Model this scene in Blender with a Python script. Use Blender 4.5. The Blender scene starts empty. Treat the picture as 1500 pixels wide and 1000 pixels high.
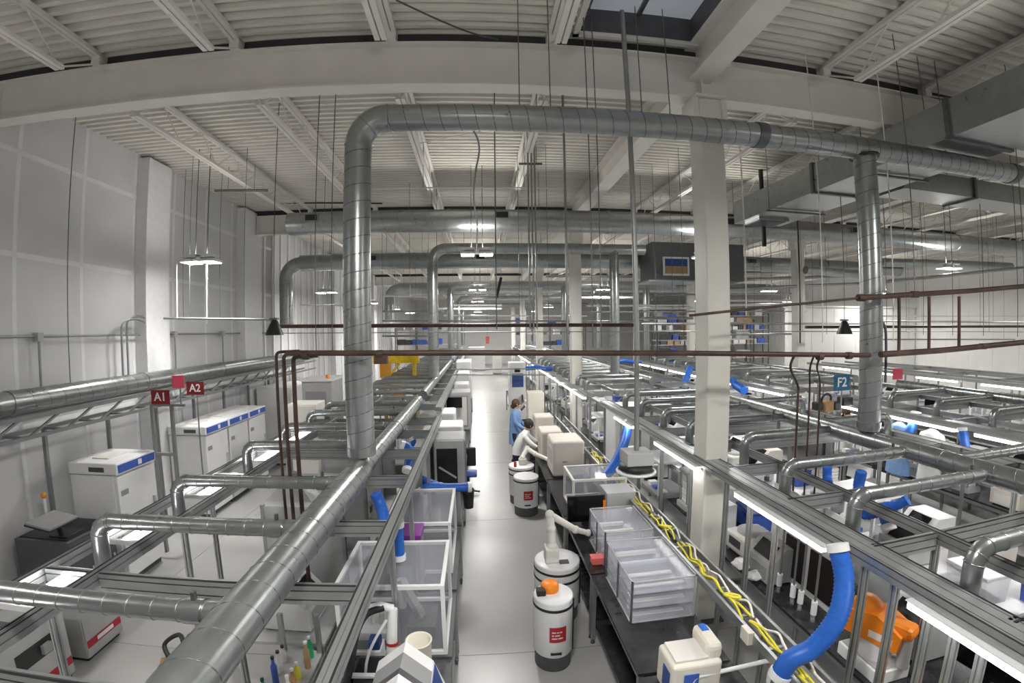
import bpy, bmesh, math, random
from math import sin, cos, pi, radians as rad
from mathutils import Vector, Matrix
random.seed(7)
SC = bpy.context.scene
COL = SC.collection
# ------------------------------------------------------------------ camera (ultra-wide phone lens with barrel curvature)
EYE = Vector((0.0, 0.0, 3.8))
FPX, QL, YAW, PITCH, ROLL = 641.8, .7042, -.07742, -.02824, -.01266
cd = bpy.data.cameras.new('camera'); cam = bpy.data.objects.new('camera', cd); COL.objects.link(cam)
cd.type = 'PANO'; cd.sensor_fit = 'AUTO'; cd.sensor_width = 36; cd.sensor_height = 24
cy = cd
cy.panorama_type = 'FISHEYE_LENS_POLYNOMIAL'; cy.fisheye_fov = pi
cy.fisheye_polynomial_k0 = 0.0
cy.fisheye_polynomial_k1 = -6.50734279e-02
cy.fisheye_polynomial_k2 = 3.65620500e-05
cy.fisheye_polynomial_k3 = 4.70542869e-05
cy.fisheye_polynomial_k4 = -8.82659375e-07
cd.clip_start = .05; cd.clip_end = 200
CM = Matrix.Rotation(YAW, 3, 'Z') @ Matrix.Rotation(PITCH, 3, 'X') @ Matrix(((1,0,0),(0,0,-1),(0,1,0))) @ Matrix.Rotation(ROLL, 3, 'Z')
cam.matrix_world = Matrix.Translation(EYE) @ CM.to_4x4()
SC.camera = cam
def at(px, py, ax, val):
    """world point seen at pixel (px, py) of the 1500x1000 photograph that lies on the plane axis = val"""
    u, v = px - 750.0, py - 500.0; r = max(math.hypot(u, v), 1e-6)
    th = math.atan(QL*r/FPX)/QL; s = sin(th)/r
    d = CM @ Vector((u*s, -v*s, -cos(th)))
    i = 'xyz'.index(ax)
    return EYE + d*((val - EYE[i])/d[i])
# ------------------------------------------------------------------ world and exposure
w = bpy.data.worlds.new('world'); SC.world = w; w.use_nodes = True
w.node_tree.nodes['Background'].inputs[0].default_value = (.8, .84, .9, 1)
w.node_tree.nodes['Background'].inputs[1].default_value = .0
SC.view_settings.view_transform = 'Standard'; SC.view_settings.look = 'None'
SC.view_settings.gamma = 1.0; SC.view_settings.use_curve_mapping = False
SC.view_settings.exposure = 0.9
SC.cycles.max_bounces = 6; SC.cycles.diffuse_bounces = 3; SC.cycles.glossy_bounces = 2; SC.cycles.transparent_max_bounces = 10; SC.cycles.transmission_bounces = 3; SC.cycles.sample_clamp_indirect = 6.0
LAMP_W, LED_E, BAY_E, UP_FILL = 75.0, 9.0, 30.0, .19
# ------------------------------------------------------------------ materials
MATS = {}
def mat(name, col, rough=.5, metal=0.0, var=0.0, vscale=6.0, bump=0.0, bscale=40.0, emit=0.0, alpha=1.0, trans=0.0, kind='noise', spec=None, stretch=None):
    m = bpy.data.materials.new(name); m.use_nodes = True; nt = m.node_tree; N, L = nt.nodes, nt.links
    b = N['Principled BSDF']; I = b.inputs
    I['Base Color'].default_value = (*col, 1); I['Roughness'].default_value = rough; I['Metallic'].default_value = metal
    if spec is not None: I['Specular IOR Level'].default_value = spec
    if emit: I['Emission Color'].default_value = (*col, 1); I['Emission Strength'].default_value = emit
    if alpha < 1: I['Alpha'].default_value = alpha
    if trans: I['Transmission Weight'].default_value = trans; I['IOR'].default_value = 1.15
    if var or bump:
        tc = N.new('ShaderNodeTexCoord'); mp = N.new('ShaderNodeMapping'); L.new(tc.outputs['Object'], mp.inputs[0])
        if stretch: mp.inputs['Scale'].default_value = stretch
    if var:
        if kind == 'voronoi':
            t = N.new('ShaderNodeTexVoronoi'); t.inputs['Scale'].default_value = vscale
        else:
            t = N.new('ShaderNodeTexNoise'); t.inputs['Scale'].default_value = vscale; t.inputs['Detail'].default_value = 5
        L.new(mp.outputs[0], t.inputs[0])
        rp = N.new('ShaderNodeValToRGB'); e = rp.color_ramp.elements
        e[0].position, e[1].position = .3, .7
        e[0].color = (*[max(0, c*(1 - var)) for c in col], 1); e[1].color = (*[min(1, c*(1 + var)) for c in col], 1)
        L.new(t.outputs[0], rp.inputs[0]); L.new(rp.outputs[0], I['Base Color'])
        if metal > .3:
            mr = N.new('ShaderNodeMapRange'); mr.inputs[3].default_value = rough*.75; mr.inputs[4].default_value = min(1, rough*1.3)
            L.new(t.outputs[0], mr.inputs[0]); L.new(mr.outputs[0], I['Roughness'])
    if bump:
        t2 = N.new('ShaderNodeTexNoise'); t2.inputs['Scale'].default_value = bscale; L.new(mp.outputs[0], t2.inputs[0])
        bp = N.new('ShaderNodeBump'); bp.inputs['Strength'].default_value = bump; bp.inputs['Distance'].default_value = .01
        L.new(t2.outputs[0], bp.inputs['Height']); L.new(bp.outputs[0], I['Normal'])
    MATS[name] = m; return m
mat('floor', (.44, .435, .425), .30, 0, .05, .7, .03, 3.0)
mat('joint', (.30, .29, .28), .6)
mat('deck', (.74, .71, .65), .6, 0, .04, 2.0)
mat('steelwhite', (.78, .75, .70), .5, 0, .04, 3.0)
mat('colpaint', (.74, .72, .66), .45, 0, .04, 3.0)
mat('gap_shade', (.05, .05, .05), .8)  # near-black colour in place of shade above the beams
mat('board', (.66, .66, .67), .7, 0, .05, 1.5)
mat('tape', (.80, .80, .81), .7, 0, .04, 9.0)
mat('wallwhite', (.82, .81, .79), .6, 0, .03, 2.0)
mat('galv', (.35, .37, .365), .30, .86, .08, 9.0, .03, 30)
mat('galvdark', (.16, .17, .17), .45, .7, .15, 14.0)
mat('alu', (.40, .415, .41), .36, .7, .06, 10.0)
mat('aludark', (.28, .29, .29), .4, .6, .08, 8.0)
mat('black', (.016, .016, .018), .45)
mat('blacktop', (.03, .03, .033), .25, 0, .25, 12.0)
mat('darkgrey', (.08, .08, .085), .5, 0, .15, 8.0)
mat('grey', (.30, .30, .30), .5, 0, .06, 5.0)
mat('midgrey', (.45, .45, .45), .5, 0, .05, 5.0)
mat('white', (.82, .82, .82), .38, 0, .03, 4.0)
mat('offwhite', (.74, .72, .67), .45, 0, .03, 4.0)
mat('beige', (.66, .61, .55), .5, 0, .03, 4.0)
mat('cream', (.80, .76, .66), .5, 0, .03, 4.0)
mat('blue', (.02, .13, .55), .42, 0, .12, 30.0)
mat('bluelabel', (.06, .13, .50), .4, 0, .15, 30.0)
mat('navy', (.03, .07, .26), .4, 0, .1, 8.0)
mat('coatblue', (.22, .38, .66), .8, 0, .08, 12.0, .1)
mat('coatwhite', (.80, .80, .78), .8, 0, .05, 12.0, .1)
mat('denim', (.02, .025, .05), .8, 0, .1, 20.0)
mat('skin', (.60, .37, .28), .55)
mat('hairdark', (.02, .012, .012), .6, 0, .3, 40.0)
mat('hairbrown', (.10, .055, .03), .6, 0, .3, 40.0)
mat('pipe', (.062, .033, .024), .5, .1, .5, 3.0)
mat('pipegrey', (.33, .34, .34), .4, .7, .1, 6.0)
mat('rust', (.30, .09, .02), .6, 0, .4, 6.0)
mat('red', (.42, .02, .03), .45)
mat('signred', (.24, .012, .018), .5)
mat('signblue', (.01, .13, .25), .5)
mat('pink', (.95, .10, .18), .5)
mat('salmon', (.85, .18, .16), .6)
mat('orange', (.90, .25, .01), .4, 0, .08, 6.0)
mat('yellow', (.80, .55, .02), .5, 0, .1, 8.0)
mat('cableyellow', (.78, .68, .05), .5)
mat('green', (.02, .32, .12), .5)
mat('purple', (.22, .03, .28), .4)
mat('wood', (.42, .24, .10), .6, 0, .25, 8.0, stretch=(1, 8, 1))
mat('carton', (.40, .27, .14), .8, 0, .1, 8.0)
mat('letter', (.85, .85, .84), .5)
mat('print', (.80, .74, .70), .5)
mat('screen', (.004, .004, .005), .12)
mat('window', (.02, .025, .022), .08)
mat('clear', (.62, .65, .72), .05, 0, alpha=.15)
mat('clearbin', (.80, .82, .92), .10, 0, alpha=.26)
mat('led', (1.0, .985, .97), .5, emit=LED_E)
mat('bay', (1.0, .97, .92), .5, emit=BAY_E)
mat('added_up_glow', (1.0, .97, .92), .5, emit=6.0)  # glow for the added upward fill on the lamp tops
mat('skypane', (.50, .54, .60), .4, emit=.12)
mat('amber', (.62, .28, .02), .4)
# ------------------------------------------------------------------ mesh builder
STUFF = {'seam_ring', 'joint_ring', 'hose_band', 'lettering', 'key_field'}
class MB:
    def __init__(s): s.v, s.f, s.sm = [], [], []
    def add(s, vs, fs, smooth=False):
        o = len(s.v); s.v += [tuple(p) for p in vs]; s.f += [tuple(i + o for i in f) for f in fs]; s.sm += [smooth]*len(fs); return s
    def box(s, x0, y0, z0, x1, y1, z1):
        if x0 > x1: x0, x1 = x1, x0
        if y0 > y1: y0, y1 = y1, y0
        if z0 > z1: z0, z1 = z1, z0
        return s.add([(x0,y0,z0),(x1,y0,z0),(x1,y1,z0),(x0,y1,z0),(x0,y0,z1),(x1,y0,z1),(x1,y1,z1),(x0,y1,z1)],
                     [(0,3,2,1),(4,5,6,7),(0,1,5,4),(1,2,6,5),(2,3,7,6),(3,0,4,7)])
    def rbox(s, x0, y0, z0, x1, y1, z1, b=.02, seg=2):
        bm = bmesh.new(); bmesh.ops.create_cube(bm, size=1)
        for p in bm.verts: p.co = Vector(((x0+x1)/2 + p.co.x*abs(x1-x0), (y0+y1)/2 + p.co.y*abs(y1-y0), (z0+z1)/2 + p.co.z*abs(z1-z0)))
        bmesh.ops.bevel(bm, geom=bm.edges[:], offset=b, segments=seg, affect='EDGES', profile=.5)
        bm.verts.index_update()
        s.add([p.co[:] for p in bm.verts], [[q.index for q in f.verts] for f in bm.faces]); bm.free(); return s
    def beam(s, p, q, wd, ht, up=(0,0,1)):
        p, q = Vector(p), Vector(q); d = (q - p).normalized(); u = Vector(up)
        if abs(d.dot(u)) > .95: u = Vector((0,1,0))
        a = d.cross(u).normalized()*wd/2; b = a.cross(d).normalized()*ht/2
        vs = [c + i*a + j*b for c in (p, q) for i, j in ((-1,-1),(1,-1),(1,1),(-1,1))]
        return s.add(vs, [(0,1,2,3),(7,6,5,4),(0,4,5,1),(1,5,6,2),(2,6,7,3),(3,7,4,0)])
    def cyl(s, p, q, r, n=14, r2=None, caps=True):
        p, q = Vector(p), Vector(q); d = (q - p).normalized(); u = Vector((0,0,1)) if abs(d.z) < .9 else Vector((1,0,0))
        a = d.cross(u).normalized(); b = d.cross(a); r2 = r if r2 is None else r2
        A = [p + (a*cos(t) + b*sin(t))*r for t in (2*pi*i/n for i in range(n))]
        B = [q + (a*cos(t) + b*sin(t))*r2 for t in (2*pi*i/n for i in range(n))]
        s.add(A + B, [(i, (i+1) % n, n + (i+1) % n, n + i) for i in range(n)], True)
        if caps: s.add(A, [tuple(range(n-1, -1, -1))]); s.add(B, [tuple(range(n))])
        return s
    def tube(s, pts, r, n=10, caps=True):
        pts = [Vector(p) for p in pts]; m = len(pts); rs = r if isinstance(r, (list, tuple)) else [r]*m
        T = [(pts[min(i+1, m-1)] - pts[max(i-1, 0)]).normalized() for i in range(m)]
        u = Vector((0,0,1)) if abs(T[0].z) < .9 else Vector((1,0,0)); a = T[0].cross(u).normalized(); vs = []
        for i in range(m):
            a = (a - T[i]*a.dot(T[i])).normalized(); b = T[i].cross(a)
            vs += [pts[i] + (a*cos(t) + b*sin(t))*rs[i] for t in (2*pi*k/n for k in range(n))]
        s.add(vs, [(i*n + k, i*n + (k+1) % n, (i+1)*n + (k+1) % n, (i+1)*n + k) for i in range(m-1) for k in range(n)], True)
        if caps: s.add(vs[:n], [tuple(range(n-1, -1, -1))]); s.add(vs[-n:], [tuple(range(n))])
        return s
    def lathe(s, prof, c=(0,0,0), n=28, smooth=True):
        vs = []; m = len(prof)
        for r, z in prof: vs += [(c[0] + r*cos(2*pi*k/n), c[1] + r*sin(2*pi*k/n), c[2] + z) for k in range(n)]
        s.add(vs, [(i*n + k, i*n + (k+1) % n, (i+1)*n + (k+1) % n, (i+1)*n + k) for i in range(m-1) for k in range(n)], smooth)
        if prof[0][0] > 1e-4: s.add(vs[:n], [tuple(range(n-1, -1, -1))])
        if prof[-1][0] > 1e-4: s.add(vs[-n:], [tuple(range(n))])
        return s
    def ball(s, c, r, n=12, m=8, sc=(1,1,1)):
        vs = [(c[0], c[1], c[2] - r*sc[2])]
        for j in range(1, m):
            t = -pi/2 + pi*j/m
            vs += [(c[0] + r*sc[0]*cos(t)*cos(2*pi*k/n), c[1] + r*sc[1]*cos(t)*sin(2*pi*k/n), c[2] + r*sc[2]*sin(t)) for k in range(n)]
        vs.append((c[0], c[1], c[2] + r*sc[2])); e = len(vs) - 1
        fs = [(0, 1 + (k+1) % n, 1 + k) for k in range(n)] + [(e, 1 + (m-2)*n + k, 1 + (m-2)*n + (k+1) % n) for k in range(n)]
        fs += [(1 + j*n + k, 1 + j*n + (k+1) % n, 1 + (j+1)*n + (k+1) % n, 1 + (j+1)*n + k) for j in range(m-2) for k in range(n)]
        return s.add(vs, fs, True)
    def ring(s, c, ax, R, r, n=24, k=6):
        ax = Vector(ax).normalized(); u = Vector((0,0,1)) if abs(ax.z) < .9 else Vector((1,0,0)); a = ax.cross(u).normalized(); b = ax.cross(a); c = Vector(c); vs = []
        for i in range(n):
            t = 2*pi*i/n; d = a*cos(t) + b*sin(t)
            vs += [c + d*(R + r*cos(2*pi*j/k)) + ax*r*sin(2*pi*j/k) for j in range(k)]
        return s.add(vs, [(i*k + j, ((i+1) % n)*k + j, ((i+1) % n)*k + (j+1) % k, i*k + (j+1) % k) for i in range(n) for j in range(k)], True)
    def prism(s, poly, ax, a, b):
        """extrude a closed 2D polygon along axis ax (x: (y,z), y: (x,z), z: (x,y)) from a to b"""
        f = {'x': lambda p, t: (t, p[0], p[1]), 'y': lambda p, t: (p[0], t, p[1]), 'z': lambda p, t: (p[0], p[1], t)}[ax]; n = len(poly)
        return s.add([f(p, a) for p in poly] + [f(p, b) for p in poly], [tuple(range(n-1, -1, -1)), tuple(range(n, 2*n))] + [(i, (i+1) % n, n + (i+1) % n, n + i) for i in range(n)])
    def mesh(s, name, m, off=Vector((0,0,0))):
        me = bpy.data.meshes.new(name); me.from_pydata([tuple(Vector(p) - off) for p in s.v], [], s.f)
        me.polygons.foreach_set('use_smooth', s.sm); me.materials.append(MATS[m])
        bm = bmesh.new(); bm.from_mesh(me); bmesh.ops.recalc_face_normals(bm, faces=bm.faces[:]); bm.to_mesh(me); bm.free()
        return me
    def build(s, name, m, parent=None, label=None):
        r = parent
        while r is not None and r.parent is not None: r = r.parent
        off = r.location.copy() if r is not None else Vector((0,0,0))
        o = bpy.data.objects.new(name, s.mesh(name, m, off)); COL.objects.link(o)
        if parent is not None: o.parent = parent
        if label: o['label'] = label
        if name in STUFF: o['kind'] = 'stuff'
        return o
def tag(o, label, cat, group=None):
    o['label'] = label; o['category'] = cat
    if group: o['group'] = group
    return o
def thing(name, label, cat, loc=(0,0,0), group=None):
    o = bpy.data.objects.new(name, None); COL.objects.link(o); o.empty_display_size = .1
    o.location = loc; return tag(o, label, cat, group)
def solo(mb, name, m, label, cat, loc=None, group=None):
    """a thing that is one mesh, with its origin at loc"""
    loc = Vector(loc) if loc is not None else Vector(mb.v[0])
    o = bpy.data.objects.new(name, mb.mesh(name, m, loc)); COL.objects.link(o); o.location = loc
    return tag(o, label, cat, group)
def struct(name, mb, m):
    o = mb.build(name, m); o['kind'] = 'structure'; return o
def inst(src, parent, loc=(0,0,0), name=None):
    """another object on the same mesh data"""
    o = src.copy(); COL.objects.link(o); o.parent = parent; o.location = loc
    return o
def copy_tree(o, parent=None):
    c = o.copy(); COL.objects.link(c); c.parent = parent
    for ch in list(o.children): copy_tree(ch, c)
    return c
def place(proto, used, loc, rz=0, label=None, group=None):
    o = proto if not used else copy_tree(proto)
    o.location = loc; o.rotation_euler = (0, 0, rz)
    if label: o['label'] = label
    if group: o['group'] = group
    return o
def text_mesh(txt, size, m, ext=.002):
    c = bpy.data.curves.new('text', 'FONT'); c.body = txt; c.size = size; c.extrude = ext; c.align_x = 'CENTER'; c.align_y = 'CENTER'; c.offset = size*.018
    o = bpy.data.objects.new('text', c); COL.objects.link(o); bpy.context.view_layer.update()
    me = bpy.data.meshes.new_from_object(o.evaluated_get(bpy.context.evaluated_depsgraph_get()))
    bpy.data.objects.remove(o); me.materials.clear(); me.materials.append(MATS[m]); return me
def arc(c, a, b, R, t0, t1, n=8):
    c, a, b = Vector(c), Vector(a), Vector(b)
    return [c + a*R*cos(t0 + (t1-t0)*i/n) + b*R*sin(t0 + (t1-t0)*i/n) for i in range(n+1)]
def smooth_path(pts, n=8):
    """Catmull-Rom through pts"""
    P = [Vector(p) for p in pts]; P = [P[0]*2 - P[1]] + P + [P[-1]*2 - P[-2]]; out = []
    for i in range(1, len(P) - 2):
        for k in range(n):
            t = k/n; a, b, c, d = P[i-1], P[i], P[i+1], P[i+2]
            out.append(.5*((2*b) + (c - a)*t + (2*a - 5*b + 4*c - d)*t*t + (3*b - a - 3*c + d)*t*t*t))
    return out + [P[-2]]
# ------------------------------------------------------------------ the hall: floor, walls, roof deck
XL, XR, YF, YB, ZD = -6.72, 24.0, -4.2, 48.0, 7.36
floor = struct('floor', MB().box(XL - .2, YF - .2, -.2, XR + .2, YB + .2, -.004), 'joint')
slab0 = None; SL = 3.81
for i in range(-2, 8):
    for j in range(-3, 13):
        x0, y0 = -1.1 + SL*i, 4.62 + SL*j
        a0, a1, b0, b1 = max(x0 + .006, XL), min(x0 + SL - .006, XR), max(y0 + .006, YF), min(y0 + SL - .006, YB)
        if a1 - a0 < .05 or b1 - b0 < .05: continue
        MB().box(a0, b0, -.05, a1, b1, 0).build('floor_slab', 'floor', floor)
wl = struct('wall_left', MB().box(XL - .25, YF - .2, 0, XL - .012, YB + .2, 8.0), 'board')
bd = MB().box(XL - .012, 0, 0, XL, 1.212, 2.48).mesh('wall_board', 'board')
tp = MB().box(XL - .002, -.035, 0, XL + .003, .035, 2.5).mesh('joint_tape', 'tape')
th_ = MB().box(XL - .002, 0, -.04, XL + .003, 1.22, .04).mesh('joint_tape', 'tape')
def child(me, name, parent, loc):
    o = bpy.data.objects.new(name, me); COL.objects.link(o); o.parent = parent; o.location = loc; return o
k = 0
while YF + 1.22*k < 14:
    y = YF + 1.22*k
    for z in (0, 2.5, 5.0):
        child(bd, 'wall_board', wl, (0, y, z)); child(tp, 'joint_tape', wl, (0, y, z))
    for z in (2.5, 5.0, 6.5): child(th_, 'joint_tape', wl, (0, y, z))
    k += 1
rb = MB().box(XL - .012, 0, 0, XL + .05, .09, 7.3).mesh('wall_rib', 'wallwhite')
rp_ = MB().box(XL - .012, .10, 0, XL, .60, 7.3).mesh('wall_panel', 'board')
while y < YB - .7:
    y += .61; child(rb, 'wall_rib', wl, (0, y, 0)); child(rp_, 'wall_panel', wl, (0, y, 0))
for n, (y0, y1) in enumerate(((8.05, 8.75), (11.9, 12.9), (19.8, 20.6), (27.4, 28.2))):
    struct('trim_%d' % (n + 1), MB().rbox(XL, y0, 0, XL + .26, y1, 7.3, .01), 'tape')
wb = struct('wall_back', MB().box(XL - .2, YB + .012, 0, XR + .2, YB + .25, 8.0), 'wallwhite')
pnl = MB().box(0, YB, 0, 1.19, YB + .012, 7.3).mesh('wall_panel', 'wallwhite')
k = 0
while XL + 1.2*k < XR - 1: child(pnl, 'wall_panel', wb, (XL + 1.2*k, 0, 0)); k += 1
wr = struct('wall_right', MB().box(XR + .012, YF - .2, 0, XR + .25, YB + .2, 8.0), 'wallwhite')
pnr = MB().box(XR, 0, 0, XR + .012, 1.19, 7.3).mesh('wall_panel', 'wallwhite')
k = 0
while YF + 1.2*k < YB - 1: child(pnr, 'wall_panel', wr, (0, YF + 1.2*k, 0)); k += 1
struct('wall_front', MB().box(XL - .2, YF - .25, 0, XR + .2, YF, 8.0), 'board')
wp = struct('wall_partition', MB().box(15.2, 19.2, 0, 23.9, 19.4, 4.75), 'wallwhite')
for k in range(6): MB().box(15.2 + 1.45*k + .01, 19.185, .1, 15.2 + 1.45*k + 1.43, 19.2, 4.7).build('wall_panel', 'wallwhite', wp)
MB().box(15.1, 19.1, 4.75, 23.95, 19.5, 4.83).build('wall_cap', 'steelwhite', wp)
cl = struct('ceiling', MB().box(XL - .2, YF - .2, 7.8, XR + .2, YB + .2, 8.0), 'deck')
def deck_mesh(w_):
    pr = []
    for i in range(6):
        o = .15*i; pr += [(o, ZD), (o + .055, ZD), (o + .072, ZD + .06), (o + .133, ZD + .06)]
    pr.append((.9, ZD)); n = len(pr); b = MB()
    b.add([(0, a, z) for a, z in pr] + [(w_, a, z) for a, z in pr], [(i, i+1, n+i+1, n+i) for i in range(n-1)])
    return b.mesh('deck_panel', 'deck')
DK = {}
def deck(x0, x1, y):
    w_ = round(x1 - x0, 2)
    if w_ not in DK: DK[w_] = deck_mesh(w_)
    child(DK[w_], 'deck_panel', cl, (x0, y, 0))
r_ = 0
while YF + .9*r_ < YB:
    y = YF + .9*r_
    xs = [(-6.72, .9), (.9, 8.52), (8.52, 16.14), (16.14, 24.0)]
    if r_ in (7, 8, 9): xs = [(-6.72, .9), (.9, 1.25), (2.68, 8.52), (8.52, 16.14), (16.14, 24.0)]
    for a, b in xs: deck(a, b, y)
    r_ += 1
# roof hatch let into the deck beside the girder
hat = thing('roof_skylight', 'grey square roof skylight with dark curb beside the white girder', 'skylight', (1.96, 3.45, ZD))
hb = MB(); hb.box(1.22, 4.78, ZD, 2.70, 4.84, 7.66); hb.box(1.22, 2.06, ZD, 2.70, 2.12, 7.66); hb.box(1.20, 2.06, ZD, 1.26, 4.84, 7.66); hb.box(2.66, 2.06, ZD, 2.72, 4.84, 7.66)
hb.build('curb', 'darkgrey', hat); MB().box(1.22, 2.06, 7.66, 2.70, 4.84, 7.69).build('pane', 'skypane', hat)
MB().box(1.95, 2.1, 7.62, 2.0, 4.8, 7.66).build('glazing_bar', 'galvdark', hat)
tr = MB(); tr.box(1.15, 4.80, ZD - .05, 2.75, 4.86, ZD); tr.box(1.15, 2.0, ZD - .05, 1.22, 4.86, ZD); tr.build('trim_angle', 'steelwhite', hat)
# joists
BY = [-2.65 + 7.62*i for i in range(7)]
XJ = [2.8 + 1.9*i for i in range(-4, 12) if i not in (0, 4, 8)]
def joist_meshes(L):
    a = MB(); a.box(-.06, 0, ZD - .06, -.006, L, ZD - .005); a.box(.006, 0, ZD - .06, .06, L, ZD - .005); a.box(-.06, 0, 7.2, .06, .14, ZD - .02); a.box(-.06, L - .14, 7.2, .06, L, ZD - .02)
    b = MB(); b.box(-.065, .62, 6.85, -.008, L - .62, 6.90); b.box(.008, .62, 6.85, .065, L - .62, 6.90)
    b.cyl((0, .64, 6.88), (0, .10, 7.22), .014, 6); b.cyl((0, L - .64, 6.88), (0, L - .10, 7.22), .014, 6)
    w_ = MB(); n = 12; s_ = (L - 1.3)/n
    for i in range(n):
        y = .65 + s_*i; z0, z1 = (6.89, 7.32) if i % 2 == 0 else (7.32, 6.89); w_.cyl((0, y, z0), (0, y + s_, z1), .012, 6)
    return a.mesh('joist', 'steelwhite'), b.mesh('bottom_chord', 'steelwhite'), w_.mesh('web', 'steelwhite')
jm = joist_meshes(7.62)
rodm = MB().cyl((0, 0, 0), (1.9, 0, 0), .009, 6).mesh('bridging_rod', 'steelwhite')
for bi, y in enumerate(BY[:-1]):
    for x in XJ:
        if bi > 3 and x > 16: continue
        if bi == 0 and x > 14: continue
        j = child(jm[0], 'joist', cl, (x, y, 0)); child(jm[1], 'bottom_chord', j, (0,0,0)); child(jm[2], 'web', j, (0,0,0))
        if bi < 3:
            for t in (2.2, 5.2):
                r = child(rodm, 'bridging_rod', cl, (x, y + t, 6.9))
                r.rotation_euler = (0, -math.atan(.4/1.9) if (bi + int(t)) % 2 else 0, 0)
# beams across the hall, girders along it
words = ['rear', 'nearest', 'second', 'third', 'fourth', 'fifth', 'farthest']
for i, y in enumerate(BY):
    if i == 0: continue
    t = thing('roof_beam', '%s deep off-white steel beam spanning the hall under the roof deck' % words[i], 'beam', (0, y, 6.65), 'roof beams across the hall')
    MB().box(XL, y - .008, 6.67, XR, y + .008, 7.18).build('web_plate', 'steelwhite', t)
    MB().box(XL, y - .1, 6.65, XR, y + .1, 6.672).build('lower_flange', 'steelwhite', t)
    MB().box(XL, y - .1, 7.178, XR, y + .1, 7.2).build('upper_flange', 'steelwhite', t)
    MB().box(XL, y - .004, 7.2, XR, y + .004, ZD).build('gap_shade_strip', 'gap_shade', t)  # dark strip stands in for shade in the gap under the deck
    for x in (XL + .3, 2.8, 10.4): MB().box(x - .012, y - .09, 6.67, x + .012, y + .09, 7.18).build('stiffener', 'steelwhite', t)
for x, wd in ((2.8, 'above the nearest white column'), (10.4, 'over the far column row'), (18.0, 'near the right-hand wall')):
    t = thing('roof_girder', 'long off-white steel girder running lengthwise %s' % wd, 'girder', (x, 20, 6.9), 'lengthwise roof girders')
    MB().box(x - .008, YF, 6.92, x + .008, YB, 7.33).build('web_plate', 'steelwhite', t)
    MB().box(x - .16, YF, 6.9, x + .16, YB, 6.922).build('lower_flange', 'steelwhite', t)
    MB().box(x - .16, YF, 7.33, x + .16, YB, 7.355).build('upper_flange', 'steelwhite', t)
def column(x, y, label, r=.155):
    t = thing('steel_column', label, 'column', (x, y, 0), 'white square steel columns')
    MB().rbox(x - r, y - r, .02, x + r, y + r, 6.62, .018).build('shaft', 'colpaint', t)
    MB().box(x - .22, y - .22, 0, x + .22, y + .22, .025).build('base_plate', 'galvdark', t)
    MB().box(x - .2, y - .2, 6.62, x + .2, y + .2, 6.65).build('cap_plate', 'steelwhite', t)
    b = MB(); b.box(x - .23, y - .15, 6.3, x - .155, y + .15, 6.62); b.box(x + .155, y - .15, 6.3, x + .23, y + .15, 6.62); b.build('cap_bracket', 'steelwhite', t)
column(2.85, BY[1], 'tall square off-white steel column standing in the near right bench island')
for i, wd in ((2, 'second'), (3, 'third'), (4, 'fourth'), (5, 'fifth')):
    column(2.85, BY[i], '%s off-white steel column from the camera in the row right of the aisle' % wd)
for i, wd in ((2, 'nearest'), (3, 'middle'), (4, 'farthest')):
    column(10.4, BY[i], '%s square steel column in the far right row' % wd)
# ------------------------------------------------------------------ high-bay lamps
def high_bay(x, y, z, label, power=1.0):
    t = thing('high_bay_light', label, 'lamp', (x, y, z), 'twin-panel high-bay lights')
    hb = MB().box(x - .30, y - .04, z + .05, x + .30, y + .04, z + .09); hb.box(x - .05, y - .12, z + .03, x + .05, y + .12, z + .13); hb.build('housing', 'white', t)
    for s in (-1, 1):
        p = MB().rbox(x + s*.2 - .15, y - .17, z, x + s*.2 + .15, y + .17, z + .05, .01).build('panel_frame', 'white', t)
        MB().box(x + s*.2 - .13, y - .15, z - .006, x + s*.2 + .13, y + .15, z).build('led_panel', 'bay', p)
        MB().cyl((x + s*.12, y, z + .08), (x + s*.12, y, ZD + .02), .008, 6).build('hanger_rod', 'galvdark', t)
    l = bpy.data.lights.new('lamp_light', 'AREA'); l.shape = 'RECTANGLE'; l.size = .8; l.size_y = .34; l.energy = LAMP_W*power; l.color = (1, .985, .96)
    if x < -5: l.spread = 1.7
    o = bpy.data.objects.new('lamp_light', l); COL.objects.link(o); o.parent = t; o.location = (0, 0, -.03)
    MB().rbox(x - .30, y - .12, z + .09, x + .30, y + .12, z + .15, .01).build('added_uplight_box', 'white', t)  # box added to keep the fill lens hidden from below
    MB().box(x - .27, y - .09, z + .15, x + .27, y + .09, z + .152).build('added_uplight_lens', 'added_up_glow', t)  # glowing lens added on top, unseen from below
    l2 = bpy.data.lights.new('added_uplight', 'AREA'); l2.shape = 'RECTANGLE'; l2.size = .56; l2.size_y = .2; l2.energy = LAMP_W*UP_FILL*min(1.0, power); l2.color = (1, .975, .94)  # upward fill light, added to brighten the roof
    o = bpy.data.objects.new('added_uplight', l2); COL.objects.link(o); o.parent = t; o.location = (0, 0, .17); o.rotation_euler = (pi, 0, 0)
LX = [(-5.25, 'left wall'), (0.0, 'centre aisle'), (6.05, 'right bench islands'), (13.1, 'far right islands'), (20.0, 'right-hand wall')]
LY = [(1.0, 'overhead lamp beside the camera'), (9.4, 'nearest lamp in view'), (17.8, 'second lamp'), (25.2, 'third lamp'), (32.5, 'fourth lamp'), (40.0, 'farthest lamp')]
for x, a in LX:
    for y, b in LY:
        if y > 30 and x > 7: continue
        if x < -5: y = y*.855
        if x == 6.05 and y < 2: x = 5.3
        high_bay(x, y, 5.4 if x > -5 else 5.15, 'white twin-panel high-bay light, %s over the %s' % (b, a), .34 if x < -5 else (1.0 if y < 20 else 1.6))
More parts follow.
